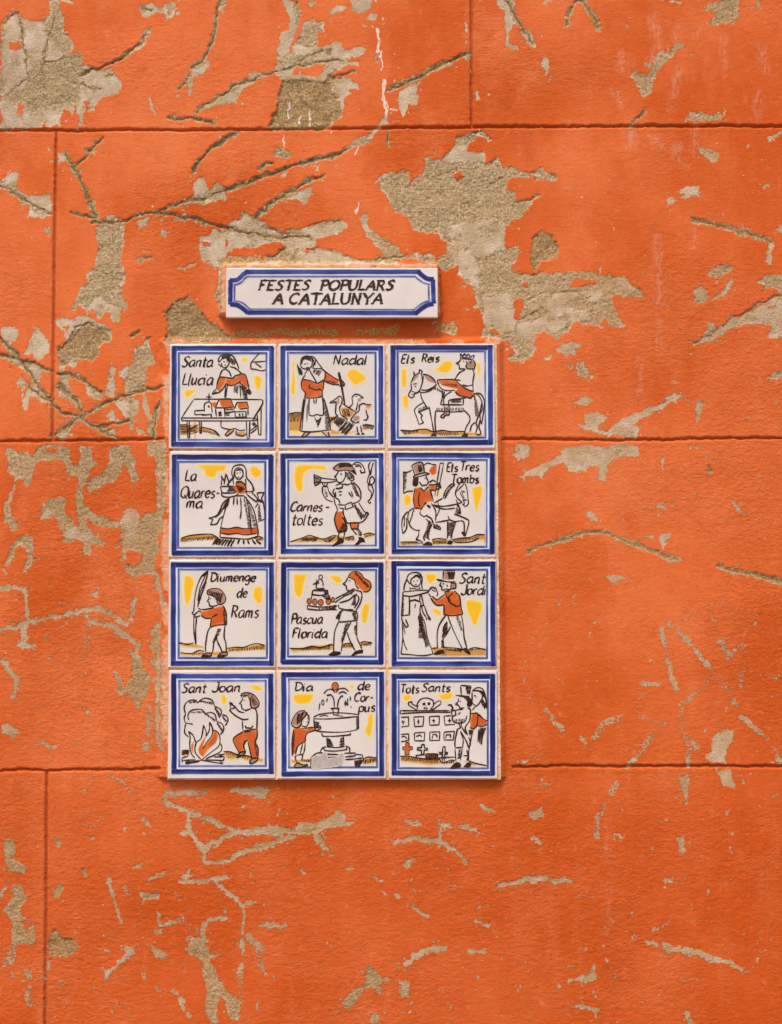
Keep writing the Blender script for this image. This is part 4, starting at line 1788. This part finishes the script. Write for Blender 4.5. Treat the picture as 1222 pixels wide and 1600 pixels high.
put('deep_orange', sstep((PY - 1080 + 60 * vnoise(PX / 120, PY / 60, 61) + 25 * n1) / 260) * 0.7 + 0.35 * sstep((PX - 880 + 90 * vnoise(PX / 150, PY / 90, 62)) / 330))  # paint turns a deeper orange towards the bottom and the right, with ragged transitions
put('coarse', np.clip(calm, 0, 1.6))
put('lichen', np.clip(0.5 - D['Y'] / 9.0, 0, 1))
put('bedded', np.maximum(bed, 0.9 * pad))
put('joint', np.clip(1.2 - JD / 5, 0, 1))
me.update(); me.validate()
me.polygons.foreach_set('use_smooth', np.ones(len(quads), bool))
wall = bpy.data.objects.new('plaster_wall', me); COL.objects.link(wall)
tag(wall, 'orange painted plaster wall with scored block joints and gouged, flaking patches', 'wall')

m = Mat('orange_limewash')
big = m.noise(3.2, 5, 0.6); mid = m.noise(14, 6, 0.65, (1, 1, 0.55)); fine = m.noise(260, 4, 0.7, (1, 1, 1.5)); grain = m.noise(430, 4, 0.75); pit = m.noise(190, 3, 0.6, (1, 1, 1.9))
streak = m.noise(26, 4, 0.6, (1, 1, 0.12))
c = m.mix(m.ramp(big, 0.36, 0.64), lin(209, 90, 26), lin(232, 118, 62))
c = m.mix(m.ramp(mid, 0.45, 0.75, 0, 0.65), c, lin(236, 130, 76))
c = m.mix(m.math('MULTIPLY', m.attr('deep_orange'), m.ramp(m.noise(9, 5, 0.65), 0.3, 0.6, 0.45, 1.0)), c, lin(207, 84, 18))
c = m.mix(m.ramp(streak, 0.52, 0.8, 0, 0.35), c, lin(224, 124, 74))
c = m.mix(m.ramp(m.noise(38, 6, 0.7, (1, 1, 0.7)), 0.5, 0.72, 0, 0.42), c, lin(198, 82, 28))
c = m.mix(m.ramp(m.noise(62, 5, 0.7), 0.55, 0.76, 0, 0.5), c, lin(238, 142, 98))
c = m.mix(m.ramp(m.noise(7, 5, 0.7, (1, 1, 0.35)), 0.56, 0.78, 0, 0.28), c, lin(150, 84, 44))
c = m.mix(m.ramp(fine, 0.52, 0.78, 0, 0.38), c, lin(188, 68, 12))
c = m.mix(m.ramp(grain, 0.62, 0.78, 0, 0.45), c, lin(244, 150, 90))
c = m.mix(m.ramp(pit, 0.64, 0.74, 0, 0.55), c, lin(176, 62, 16))
c = m.mix(m.math('MULTIPLY', m.ramp(m.attr('joint'), 0.5, 1.0), 0.5), c, lin(150, 66, 24))
runf = m.math('MULTIPLY', m.attr('run'), m.ramp(m.noise(210, 4, 0.75, (1, 1, 0.3)), 0.42, 0.6, 0.0, 1.0))
c = m.mix(runf, c, lin(236, 196, 178))
bedm = m.ramp(m.math('ADD', m.attr('bedded'), m.math('MULTIPLY', m.math('SUBTRACT', m.noise(160, 4, 0.7), 0.5), 1.3)), 0.55, 0.95, 0, 0.8)
c = m.mix(bedm, c, m.mix(m.ramp(m.noise(90, 4, 0.65), 0.4, 0.62), lin(226, 158, 120), lin(222, 190, 154)))
pale = m.mix(m.ramp(m.noise(30, 5, 0.65), 0.36, 0.66), lin(194, 166, 132), lin(224, 202, 176))
pale = m.mix(m.ramp(fine, 0.5, 0.76, 0, 0.5), pale, lin(160, 130, 90))
sand = m.mix(m.ramp(grain, 0.38, 0.62), lin(132, 104, 66), lin(218, 190, 148))
sand = m.mix(m.ramp(m.noise(55, 5, 0.7), 0.38, 0.66, 0, 0.65), sand, lin(186, 156, 112))
sand = m.mix(m.ramp(m.noise(420, 2, 0.6), 0.64, 0.74, 0, 0.6), sand, lin(96, 74, 44))
sand = m.mix(m.ramp(pit, 0.56, 0.7, 0, 0.55), sand, lin(128, 98, 52))
sandm = m.ramp(m.math('ADD', m.attr('sandy'), m.math('MULTIPLY', m.math('SUBTRACT', fine, 0.5), 2.6)), 0.3, 0.85, 0, 0.92)
bare = m.mix(sandm, pale, sand)
deepc = m.mix(m.ramp(m.noise(120, 5, 0.7), 0.35, 0.65), lin(166, 126, 76), lin(222, 186, 132))
bare = m.mix(m.math('MULTIPLY', m.ramp(m.attr('deep'), 0.4, 0.7), 0.75), bare, m.mix(m.ramp(grain, 0.42, 0.62), lin(142, 108, 66), deepc))
gouge = m.mix(m.ramp(grain, 0.36, 0.68), lin(92, 70, 36), lin(178, 148, 100))
bare = m.mix(m.ramp(m.attr('gouged'), 0.22, 0.75, 0, 0.9), bare, gouge)
bare = m.mix(m.math('MULTIPLY', m.ramp(m.noise(75, 4, 0.7), 0.58, 0.72), 0.35), bare, lin(206, 116, 66))
bare = m.mix(m.math('MULTIPLY', m.attr('shallow'), m.ramp(m.noise(110, 4, 0.7), 0.3, 0.65, 0.3, 0.95)), bare, lin(198, 142, 88))
fl = m.ramp(m.math('ADD', m.attr('flaked'), m.math('ADD', m.math('MULTIPLY', m.math('SUBTRACT', fine, 0.5), 1.0), m.math('MULTIPLY', m.math('SUBTRACT', m.noise(330, 3, 0.7), 0.5), 0.7))), 0.43, 0.57)
c = m.mix(fl, c, bare)
c = m.mix(m.math('MULTIPLY', m.ramp(m.attr('limed'), 0.3, 0.6), m.ramp(m.noise(230, 4, 0.75, (1, 1, 0.45)), 0.36, 0.56, 0.25, 1.0)), c, lin(240, 222, 208))
lich = m.ramp(m.math('ADD', m.attr('lichen'), m.math('MULTIPLY', m.math('SUBTRACT', m.noise(150, 4, 0.7), 0.5), 2.0)), 0.6, 0.85)
lc = m.mix(m.ramp(grain, 0.4, 0.6), lin(140, 100, 52), lin(230, 176, 100))
c = m.mix(lich, c, lc)
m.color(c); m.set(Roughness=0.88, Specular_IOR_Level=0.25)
hb = m.math('ADD', m.math('MULTIPLY', fine, 0.8), m.math('MULTIPLY', grain, 0.35))
hb = m.math('SUBTRACT', hb, m.math('MULTIPLY', m.ramp(pit, 0.6, 0.75), 0.35))
hb = m.math('ADD', hb, m.math('MULTIPLY', m.math('MULTIPLY', grain, fl), 0.9))
hb = m.math('MULTIPLY', hb, m.math('ADD', m.math('MULTIPLY', m.attr('coarse'), 0.8), 0.3))
m.bump(hb, 0.8, 0.0022)
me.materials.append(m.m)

# the street below the frame, for bounce light
bm = bmesh.new(); bmesh.ops.create_grid(bm, x_segments=2, y_segments=2, size=40)
g = bpy.data.meshes.new('pavement'); bm.to_mesh(g); bm.free()
go = bpy.data.objects.new('pavement', g); COL.objects.link(go); go.location = (0, 0, -0.004); go['kind'] = 'structure'
m = Mat('paving_stone'); m.color(m.mix(m.noise(4, 6, 0.7), (0.16, 0.14, 0.12, 1), (0.3, 0.27, 0.24, 1))); m.set(Roughness=0.85); g.materials.append(m.m)

# ------------------------------------------------------------------ glaze, paints, mortar
def paint(name, c1, c2, alpha, nscale=120, rough=0.22, stretch=(1, 1, 1), lo=0.28, hi=0.62, noise_amt=0.55):
    m = Mat(name)
    n = m.noise(nscale, 4, 0.6, stretch)
    d = m.attr('dens')
    f = m.math('ADD', d, m.math('MULTIPLY', m.math('SUBTRACT', n, 0.5), noise_amt))
    body = m.mix(m.ramp(f, 0.5, 1.05), c1, c2)
    m.color(m.mix(m.math('MULTIPLY', m.ramp(f, lo, hi), alpha), lin(225, 214, 206), body)); m.set(Roughness=rough, Specular_IOR_Level=0.5)
    m.link(m.math('GREATER_THAN', f, lo + 0.02), m.b.inputs['Alpha'])
    return m.m
m = Mat('tin_glaze')
c = m.mix(m.ramp(m.noise(9, 4, 0.6), 0.35, 0.7), lin(219, 207, 199), lin(231, 221, 214))
oi = m.n.new('ShaderNodeObjectInfo')
c = m.mix(m.math('MULTIPLY', oi.outputs['Random'], 0.35), c, lin(214, 206, 196))
c = m.mix(m.ramp(m.noise(48, 5, 0.7), 0.56, 0.8, 0, 0.3), c, lin(206, 184, 164))
c = m.mix(m.ramp(m.noise(520, 2, 0.5), 0.70, 0.78, 0, 0.25), c, lin(150, 120, 95))
edge = m.ramp(m.attr('dens'), 0.1, 0.9)
c = m.mix(m.math('MULTIPLY', edge, m.ramp(m.noise(70, 4, 0.65), 0.35, 0.65, 0.25, 1.0)), c, lin(236, 196, 170))
m.color(c); m.set(Roughness=0.22, Specular_IOR_Level=0.5); m.bump(m.noise(34, 3, 0.5), 0.25, 0.0012)
GLAZE = m.m
m = Mat('ink'); f = m.noise(170, 3, 0.6)
m.color(m.mix(m.ramp(f, 0.4, 0.72), lin(38, 17, 10), lin(84, 44, 24))); m.set(Roughness=0.25)
INK = m.m
PAINT = {'o': paint('orange_wash', lin(232, 134, 52), lin(200, 84, 16), 0.98, 60, hi=0.45, noise_amt=0.9),
         'y': paint('yellow_wash', lin(246, 208, 70), lin(246, 186, 6), 0.98, 45, lo=0.14, hi=0.8, noise_amt=0.8),
         'h': paint('ochre_wash', lin(226, 176, 78), lin(198, 132, 24), 0.9, 80, lo=0.2, hi=0.62),
         'b': paint('brown_wash', lin(186, 140, 100), lin(150, 92, 52), 0.8, 90),
         'g': paint('worn_grey', lin(206, 194, 184), lin(166, 154, 144), 0.85, 110, 0.5, (1, 1, 0.45), 0.42, 0.7, 1.5),
         'c': paint('cobalt_band', lin(58, 78, 160), lin(9, 19, 90), 0.99, 70, lo=0.30, hi=0.36, noise_amt=0.28),
         'd': paint('cobalt_line', lin(98, 112, 172), lin(24, 38, 116), 0.95, 60, lo=0.2, hi=0.5, noise_amt=0.35),
         'v': paint('cobalt_halo', lin(222, 228, 242), lin(214, 224, 246), 0.95, 40)}
ORDER = ['k'] + list(PAINT)
LAYER = {'v': 0.00006, 'y': 0.00010, 'h': 0.00012, 'b': 0.00015, 'o': 0.00018, 'g': 0.00075, 'c': 0.00022, 'd': 0.00026, 'k': 0.00034}

class Sheet:
    """paint of one part: faces, material slots and a density per vertex"""
    def __init__(s): s.v = []; s.f = []; s.m = []; s.d = []; s.n = 0; s.uses = []
    def slot(s, k):
        if k not in s.uses: s.uses.append(k)
        return s.uses.index(k)
    def lift(s, k): s.n += 1; return LAYER[k] + (s.n % 90) * 0.0000035
    def ribbon(s, P, w, k='k', dens=None, across=1, taper=True, rng=RNG, nib=False):
        P = np.asarray(P, float)
        if len(P) < 2: return
        keep = np.r_[True, np.hypot(*np.diff(P, axis=0).T) > 1e-6]; P = P[keep]
        if len(P) < 2: return
        t = np.gradient(P, axis=0); t /= np.hypot(t[:, 0], t[:, 1])[:, None] + 1e-9
        nrm = np.stack([-t[:, 1], t[:, 0]], -1); n = len(P)
        u = np.linspace(0, 1, n)
        ww = np.full(n, w / 2.0)
        if taper:
            L = np.hypot(*np.diff(P, axis=0).T).sum()
            e = min(0.5, w * 0.9 / max(L, 1))
            ww *= 0.5 + 0.5 * np.clip(np.minimum(u, 1 - u) / e, 0, 1)
            ww *= 1 + 0.34 * np.interp(u, np.linspace(0, 1, 6), rng.uniform(-1, 1, 6))
        if nib: ww *= 0.74 + 0.46 * np.abs(t[:, 0] * 0.50 + t[:, 1] * 0.87)
        z = s.lift(k); b = len(s.v); si = s.slot(k); a = across + 1
        for i in range(n):
            for j in range(a):
                o = (2.0 * j / across - 1) * ww[i]
                s.v.append((P[i, 0] + nrm[i, 0] * o, P[i, 1] + nrm[i, 1] * o, z))
                s.d.append(1.0 if dens is None else dens[i][j])
        for i in range(n - 1):
            for j in range(across):
                s.f.append((b + i * a + j, b + i * a + j + 1, b + (i + 1) * a + j + 1, b + (i + 1) * a + j)); s.m.append(si)
    def fill(s, P, k='k'):
        z = s.lift(k); b = len(s.v); si = s.slot(k)
        for x, y in P: s.v.append((x, y, z)); s.d.append(1.0)
        for tri in tessellate_polygon([[Vector((x, y, 0)) for x, y in P]]):
            s.f.append(tuple(b + i for i in tri)); s.m.append(si)
    def wash(s, P, k, soft=None, step=8.0):
        soft = soft if soft else {'y': 24.0, 'h': 14.0, 'o': 6.0, 'b': 8.0, 'g': 14.0}[k]
        P = np.asarray(P, float); lo = P.min(0) - soft * 1.3; hi = P.max(0) + soft * 1.3
        xs = np.arange(lo[0], hi[0] + step, step); ys = np.arange(lo[1], hi[1] + step, step)
        X, Y = np.meshgrid(xs, ys); d = sdf_poly(smooth(list(map(tuple, P)) + [tuple(P[0])], 80), X, Y)
        de = np.clip(0.5 - d / (2 * soft), 0, 1) * (0.75 + 0.25 * np.clip(-d / 22, 0, 1))
        z = s.lift(k); b = len(s.v); si = s.slot(k); nx = len(xs)
        use = np.zeros(X.shape, bool); cells = []
        for j in range(len(ys) - 1):
            for i in range(nx - 1):
                if de[j:j + 2, i:i + 2].max() > 0.02: cells.append((j, i)); use[j:j + 2, i:i + 2] = True
        ids = -np.ones(X.shape, int)
        for j, i in zip(*np.where(use)):
            ids[j, i] = len(s.v); s.v.append((X[j, i], Y[j, i], z)); s.d.append(float(de[j, i]))
        for j, i in cells:
            s.f.append((ids[j, i], ids[j, i + 1], ids[j + 1, i + 1], ids[j + 1, i])); s.m.append(si)
    def build(s, name, to3d, parent):
        v = np.array(s.v); me = bpy.data.meshes.new(name)
        me.from_pydata(to3d(v).tolist(), [], s.f)
        # every face looks out of the wall
        me.update()
        nrm = np.zeros(len(me.polygons) * 3, np.float32); me.polygons.foreach_get('normal', nrm)
        if (nrm.reshape(-1, 3)[:, 1] > 0).any():
            flip = nrm.reshape(-1, 3)[:, 1] > 0
            fs = [tuple(reversed(f)) if w else f for f, w in zip(s.f, flip)]
            me.clear_geometry(); me.from_pydata(to3d(v).tolist(), [], fs); me.update()
        for k in s.uses: me.materials.append(INK if k == 'k' else PAINT[k])
        me.polygons.foreach_set('material_index', np.array(s.m, np.int32))
        me.attributes.new('dens', 'FLOAT', 'POINT').data.foreach_set('value', np.array(s.d, np.float32))
        o = bpy.data.objects.new(name, me); COL.objects.link(o); o.parent = parent
        return o

def smooth(P, limit=62):
    """Catmull-Rom through the points, keeping sharp corners sharp"""
    P = [np.array(p, float) for p in P]
    if len(P) < 3:
        a, b = P; return np.array([a + (b - a) * t for t in np.linspace(0, 1, 5)])
    closed = np.hypot(*(P[0] - P[-1])) < 1e-6
    cut = [0]
    for i in range(1, len(P) - 1):
        a, b = P[i] - P[i - 1], P[i + 1] - P[i]
        ang = abs(math.degrees(math.atan2(a[0] * b[1] - a[1] * b[0], a[0] * b[0] + a[1] * b[1])))
        if ang > limit: cut.append(i)
    cut.append(len(P) - 1); out = []
    for s, e in zip(cut[:-1], cut[1:]):
        Q = P[s:e + 1]
        whole = closed and len(cut) == 2
        for i in range(len(Q) - 1):
            p0 = Q[i - 1] if i else (Q[-2] if whole else Q[0]); p1, p2 = Q[i], Q[i + 1]
            p3 = Q[i + 2] if i + 2 < len(Q) else (Q[1] if whole else Q[-1])
            for t in np.linspace(0, 1, 6)[:-1]:
                out.append(0.5 * (2 * p1 + (p2 - p0) * t + (2 * p0 - 5 * p1 + 4 * p2 - p3) * t * t + (3 * p1 - p0 - 3 * p2 + p3) * t ** 3))
    out.append(P[-1]); return np.array(out)
def jitter(P, a): return [(x + RNG.uniform(-a, a), y + RNG.uniform(-a, a)) for x, y in P]

def letters(sh, text, xa, xb, base, cap, slant, width, serif=False):
    gap = 0.75
    total = sum(FONT[c][0] + gap for c in text) - gap - (FONT[text[-1]][0] - max(p[0] for s in FONT[text[-1]][1:] for p in pts(s.split())))
    sy = cap / 10.0; sx = (xb - xa - slant * cap * 0.55) / total; x = 0
    for ch in text:
        up = RNG.uniform(-0.25, 0.25)
        for st in FONT[ch][1:]:
            P = [(xa + (x + px) * sx + slant * py * sy, base - (py + up) * sy) for px, py in pts(st.split())]
            sh.ribbon(smooth(jitter(P, 0.12 * sy) if P[0] != P[-1] else P), width * RNG.uniform(0.95, 1.15), nib=True)
            if serif:
                for (px, py), (qx, qy) in ((pts(st.split())[0], P[0]), (pts(st.split())[-1], P[-1])):
                    if py in (0, 10) and ch in 'FETPULARNYA' and not (py == 10 and ch == 'A'):
                        sh.ribbon([(qx - 1.25 * sx, qy + 0.12 * sy), (qx, qy), (qx + 1.15 * sx, qy - 0.12 * sy)], width * 0.62, taper=False)
        x += FONT[ch][0] + gap

def band(sh, P, w, k, n_across=6, seed=0):
    """one loaded brush stroke: dark where the brush starts and stops, thin along the way"""
    rng = np.random.default_rng(seed)
    Q = smooth(P, 89) if len(P) > 2 else np.array([np.array(P[0]) + (np.array(P[1]) - np.array(P[0])) * t for t in np.linspace(0, 1, 40)])
    n = len(Q); u = np.linspace(0, 1, n)
    base = rng.uniform(0.72, 1.18) + np.interp(u, np.linspace(0, 1, 7), rng.uniform(-0.2, 0.2, 7))
    L = np.hypot(*np.diff(Q, axis=0).T).sum()
    base = np.maximum(base, 1.15 - np.minimum(u, 1 - u) * L / (w * 2.2))
    wob = 1.2 * np.interp(u, np.linspace(0, 1, 12), rng.uniform(-1, 1, 12))
    Q = Q + wob[:, None] * np.array([1, 1]) * (w / 40)
    prof = np.array([0.12, 0.8, 1.0, 0.92, 1.0, 0.8, 0.12]) if n_across == 6 else np.array([0.3, 1.0, 0.3])
    side = rng.uniform(-0.34, 0.34)
    dens = [[float(np.clip(b * p * (1 + side * (j - n_across / 2) * 0.6), 0, 1.15)) for j, p in enumerate(prof)] for b in base]
    sh.ribbon(Q, w, k, dens, n_across, taper=False)

def rounded_slab(name, w, h, y0, y1, bevel, parent, mat, nx=14):
    """a slab from y0 (back) to y1 (front, negative) with eased edges and a slightly uneven glazed face"""
    bm = bmesh.new()
    bmesh.ops.create_cube(bm, size=1.0)
    for v in bm.verts: v.co = Vector((v.co.x * w, y1 if v.co.y < 0 else y0, v.co.z * h))
    bmesh.ops.bevel(bm, geom=[e for e in bm.edges if any(v.co.y < (y0 + y1) / 2 for v in e.verts)], offset=bevel, segments=3, profile=0.55, affect='EDGES')
    lay = bm.verts.layers.float.new('dens')
    for v in bm.verts:
        v[lay] = 0.0 if v.co.y < y1 + 1e-5 else 1.0
    for f in bm.faces: f.smooth = True
    me = bpy.data.meshes.new(name); bm.to_mesh(me); bm.free(); me.materials.append(mat)
    o = bpy.data.objects.new(name, me); COL.objects.link(o); o.parent = parent
    md = o.modifiers.new('wn', 'WEIGHTED_NORMAL'); md.keep_sharp = True
    return o

WASHES = 'oyhbg'
def draw(data, root, to3d):
    part = None; parts = []; words = Sheet(); mode = ''; strips = []
    for row in data.strip().split('\n'):
        tk = row.split()
        c = tk[0]
        if c == '=':
            part = Sheet(); mode = tk[1]; strips = []
            if mode not in ('yellow_dabs', 'painted_ground'): parts.append((mode, part))
            continue
        if mode == 'yellow_dabs' or (mode == 'painted_ground' and c in 'hy'):       # every dab and every strip of ground by itself
            part = Sheet(); parts.append(('yellow_dab' if mode == 'yellow_dabs' else 'ground_strip', part)); strips.append((pts(tk[1:]), part))
        elif mode == 'painted_ground' and c in 'kH':
            q = np.mean(pts(tk[1:] if c == 'k' else tk[2:]), axis=0)
            part = min(strips, key=lambda e: float(sdf_poly(e[0], q[0:1], q[1:2])[0]))[1]
        if c == 'A':
            words = Sheet(); parts.append(('lettering', words)); letters(words, tk[1], *[float(v) for v in tk[2:7]], 15.8)
        elif c in 'kt': part.ribbon(smooth(jitter(pts(tk[1:]), 1.5) if tk[1] != tk[-1] else pts(tk[1:])), 13.8 if c == 'k' else 9.8)
        elif c == 'K': part.fill(smooth(pts(tk[1:]) + [pts(tk[1:2])[0]], 80)[:-1].tolist())
        elif c in 'HJ':
            n = int(round(int(tk[1]) * (1.4 if c == 'H' else 1))); a, b, p, q = (np.array(v) for v in pts(tk[2:6]))
            for i in range(n):
                t = i / max(n - 1, 1); s0 = a + (p - a) * t + RNG.uniform(-4, 4, 2); s1 = b + (q - b) * t + RNG.uniform(-5, 5, 2)
                md = (s0 + s1) / 2 + np.array([-(s1 - s0)[1], (s1 - s0)[0]]) * 0.06
                part.ribbon(smooth([s0, md, s1]), 7.6 if c == 'H' else 20)
        elif c == 'e':
            (cx, cy), (rx, ry) = pts(tk[2:4]); E = [(cx + rx * math.cos(a), cy + ry * math.sin(a)) for a in np.linspace(0, 2 * math.pi, 17)]
            if tk[1] != 'k': part.wash(E[:-1], tk[1], soft=5, step=5)
            part.ribbon(E, 10, taper=False)
        elif c in WASHES: part.wash(pts(tk[1:]), c)
    for name, sh in parts:
        if sh.v: sh.build(name, to3d, root)

# ------------------------------------------------------------------ the twelve tiles
FRONT = 0.0098
K = 175.0 / 1222.0
for i, (label, outer, inner, data) in enumerate(TILES):
    r, cidx = divmod(i, 3); row = ROWS[r]; (xa, xb), (ya, yb), oy = row[cidx], row[3], row[4]; ox = (260, 430, 605)[cidx]
    A = unproject(xa, (ya + yb) / 2, FRONT); B = unproject(xb, (ya + yb) / 2, FRONT)
    Tt = unproject((xa + xb) / 2, ya, FRONT); Bb = unproject((xa + xb) / 2, yb, FRONT)
    cx, cz = (A[0] + B[0]) / 2, (Tt[2] + Bb[2]) / 2
    root = bpy.data.objects.new('ceramic_tile', None); COL.objects.link(root); root.location = (cx, 0, cz)
    root.empty_display_size = 0.05
    root.rotation_euler = (RNG.uniform(-.007, .007), RNG.uniform(-.003, .003), RNG.uniform(-.007, .007))
    tag(root, label, 'tile', 'painted festival tiles set in a panel')
    rounded_slab('tile_body', B[0] - A[0], Tt[2] - Bb[2], -0.001, -FRONT, 0.0017, root, GLAZE)
    def to3d(v, ox=ox, oy=oy, cx=cx, cz=cz):
        X, Y, Z = unproject(ox + v[:, 0] * K, oy + v[:, 1] * K, FRONT)
        return np.stack([X - cx, np.full(len(v), -FRONT) - v[:, 2], Z - cz], -1)
    bd = Sheet(); l, t, rr, b = outer; il, it, ir, ib = inner
    for P in (((l + 30, (t + it) / 2 + 5), (rr - 30, (t + it) / 2 + 5)), ((l + 30, (b + ib) / 2 - 5), (rr - 30, (b + ib) / 2 - 5)),
              (((l + il) / 2 + 5, t + 30), ((l + il) / 2 + 5, b - 30)), (((rr + ir) / 2 - 5, t + 30), ((rr + ir) / 2 - 5, b - 30))):
        bd.ribbon(np.linspace(P[0], P[1], 8), 42, 'v', [[0.2, 1, 0.2]] * 8, 2, taper=False)
    jt = lambda: RNG.uniform(-3, 3)
    for q, P in enumerate((((l - 22, t + jt()), (rr + 22, t + jt())), ((l + jt(), t - 20), (l + jt(), b + 20)),
                           ((l - 20, b + jt()), (rr + 20, b + jt())), ((rr + jt(), t - 20), (rr + jt(), b + 20)))):
        band(bd, P, 65, 'c', 6, seed=i * 31 + q)
    for q, P in enumerate((((il - 6, it), (ir + 6, it)), ((il, it - 6), (il, ib + 6)), ((il - 6, ib), (ir + 6, ib)), ((ir, it - 6), (ir, ib + 6)))):
        band(bd, P, 27, 'd', 2, seed=i * 57 + q + 9)
    bd.build('painted_border', to3d, root)
    draw(data, root, to3d)

# grout the tiles are bedded in
A = unproject(262.0, 1218, 0.007); B = unproject(778.5, 536.5, 0.007); L = unproject(264.5, 540, 0.007)
bm = bmesh.new(); bmesh.ops.create_grid(bm, x_segments=120, y_segments=160, size=0.5)
for v in bm.verts:
    fx, fz = v.co.x + 0.5, v.co.y + 0.5
    ins = 0.0022 * fz
    v.co = Vector((A[0] + ins + (B[0] - A[0] - 2 * ins) * fx, -0.0074 + 0.0006 * math.sin(fx * 173 + fz * 91) * math.sin(fz * 211), A[2] + (B[2] - A[2]) * fz))
ex = bmesh.ops.extrude_face_region(bm, geom=list(bm.faces))
for v in [g_ for g_ in ex['geom'] if isinstance(g_, bmesh.types.BMVert)]: v.co.y = 0.004
bmesh.ops.recalc_face_normals(bm, faces=bm.faces)
g = bpy.data.meshes.new('grout_bed'); bm.to_mesh(g); bm.free()
grout = bpy.data.objects.new('grout_bed', g); COL.objects.link(grout)
tag(grout, 'pale peach grout bed showing between the twelve picture tiles', 'grout')
m = Mat('peach_grout')
c = m.mix(m.ramp(m.noise(40, 5, 0.7), 0.38, 0.64), lin(226, 176, 132), lin(240, 212, 186))
c = m.mix(m.ramp(m.noise(130, 4, 0.7), 0.5, 0.66, 0, 0.6), c, lin(196, 126, 84))
c = m.mix(m.ramp(m.noise(300, 3, 0.7), 0.56, 0.68, 0, 0.75), c, lin(128, 88, 58))
m.color(c); m.set(Roughness=0.9); m.bump(m.noise(400, 4, 0.7), 0.6, 0.001); g.materials.append(m.m)

# ------------------------------------------------------------------ the title plaque
PF = 0.0200
ca, cb = unproject(353, 457, PF), unproject(684.5, 457, PF); ct, cbm = unproject(520, 418.5, PF), unproject(520, 496.5, PF)
pcx, pcz = (ca[0] + cb[0]) / 2, (ct[2] + cbm[2]) / 2
pq = bpy.data.objects.new('title_plaque', None); COL.objects.link(pq); pq.location = (pcx, 0, pcz); pq.empty_display_size = 0.05
tag(pq, 'long white plaque lettered Festes Populars a Catalunya above the tile panel', 'plaque')
pw, ph = cb[0] - ca[0], ct[2] - cbm[2]
rounded_slab('plaque_body', pw, ph, -PF + 0.0085, -PF, 0.0016, pq, GLAZE)
m = Mat('painted_mortar'); c = m.mix(m.ramp(m.noise(60, 5, 0.7), 0.4, 0.62), lin(206, 84, 34), lin(214, 142, 100))
m.color(m.mix(m.ramp(m.noise(300, 3, 0.7), 0.6, 0.7, 0, 0.6), c, lin(120, 70, 36))); m.set(Roughness=0.9); m.bump(m.noise(260, 4, 0.7), 0.6, 0.0015)
mort = rounded_slab('mortar_backing', pw - 0.001, ph - 0.002, 0.003, -PF + 0.0083, 0.0015, pq, m.m)
KP = 380.0 / 1222.0
def to3p(v):
    X, Y, Z = unproject(330 + v[:, 0] * KP, 400 + v[:, 1] * KP, PF)
    return np.stack([X - pcx, np.full(len(v), -PF) - v[:, 2], Z - pcz], -1)
bd = Sheet()
TOP, BOT, LFT, RGT = 80, 284, 97, 1114
runs = [((178, TOP), (1050, TOP - 1)), ((LFT, 122), (LFT - 2, 242)), ((182, BOT), (1035, BOT + 3)), ((RGT, 118), (RGT + 4, 238)),
        ((94, 124), (132, 118), (155, 98), (182, 78)), ((1042, 80), (1062, 98), (1086, 114), (1118, 118)),
        ((93, 242), (130, 246), (160, 264), (186, 286)), ((1118, 240), (1088, 246), (1058, 264), (1030, 288))]
for q, P in enumerate(runs): band(bd, P, 27, 'c', 6, seed=900 + q)
i1 = [((182, 103), (1030, 103)), ((117, 148), (117, 226)), ((192, 267), (1020, 270)), ((1092, 142), (1094, 226)),
      ((112, 148), (150, 134), (170, 112), (190, 101)), ((1022, 102), (1042, 118), (1066, 134), (1098, 144)),
      ((112, 226), (150, 232), (176, 250), (194, 268)), ((1098, 226), (1066, 234), (1040, 252), (1016, 272))]
for q, P in enumerate(i1): band(bd, P, 11, 'd', 2, seed=950 + q)
bd.build('painted_border', to3p, pq)
words = Sheet()
letters(words, 'FESTES', 236, 498, 170, 47, .28, 10.6, True); letters(words, 'POPULARS', 546, 920, 170, 47, .28, 10.6, True)
letters(words, 'A', 312, 362, 238, 50, .2, 10.6, True); letters(words, 'CATALUNYA', 390, 862, 240, 52, .2, 10.6, True)
words.build('lettering', to3p, pq)
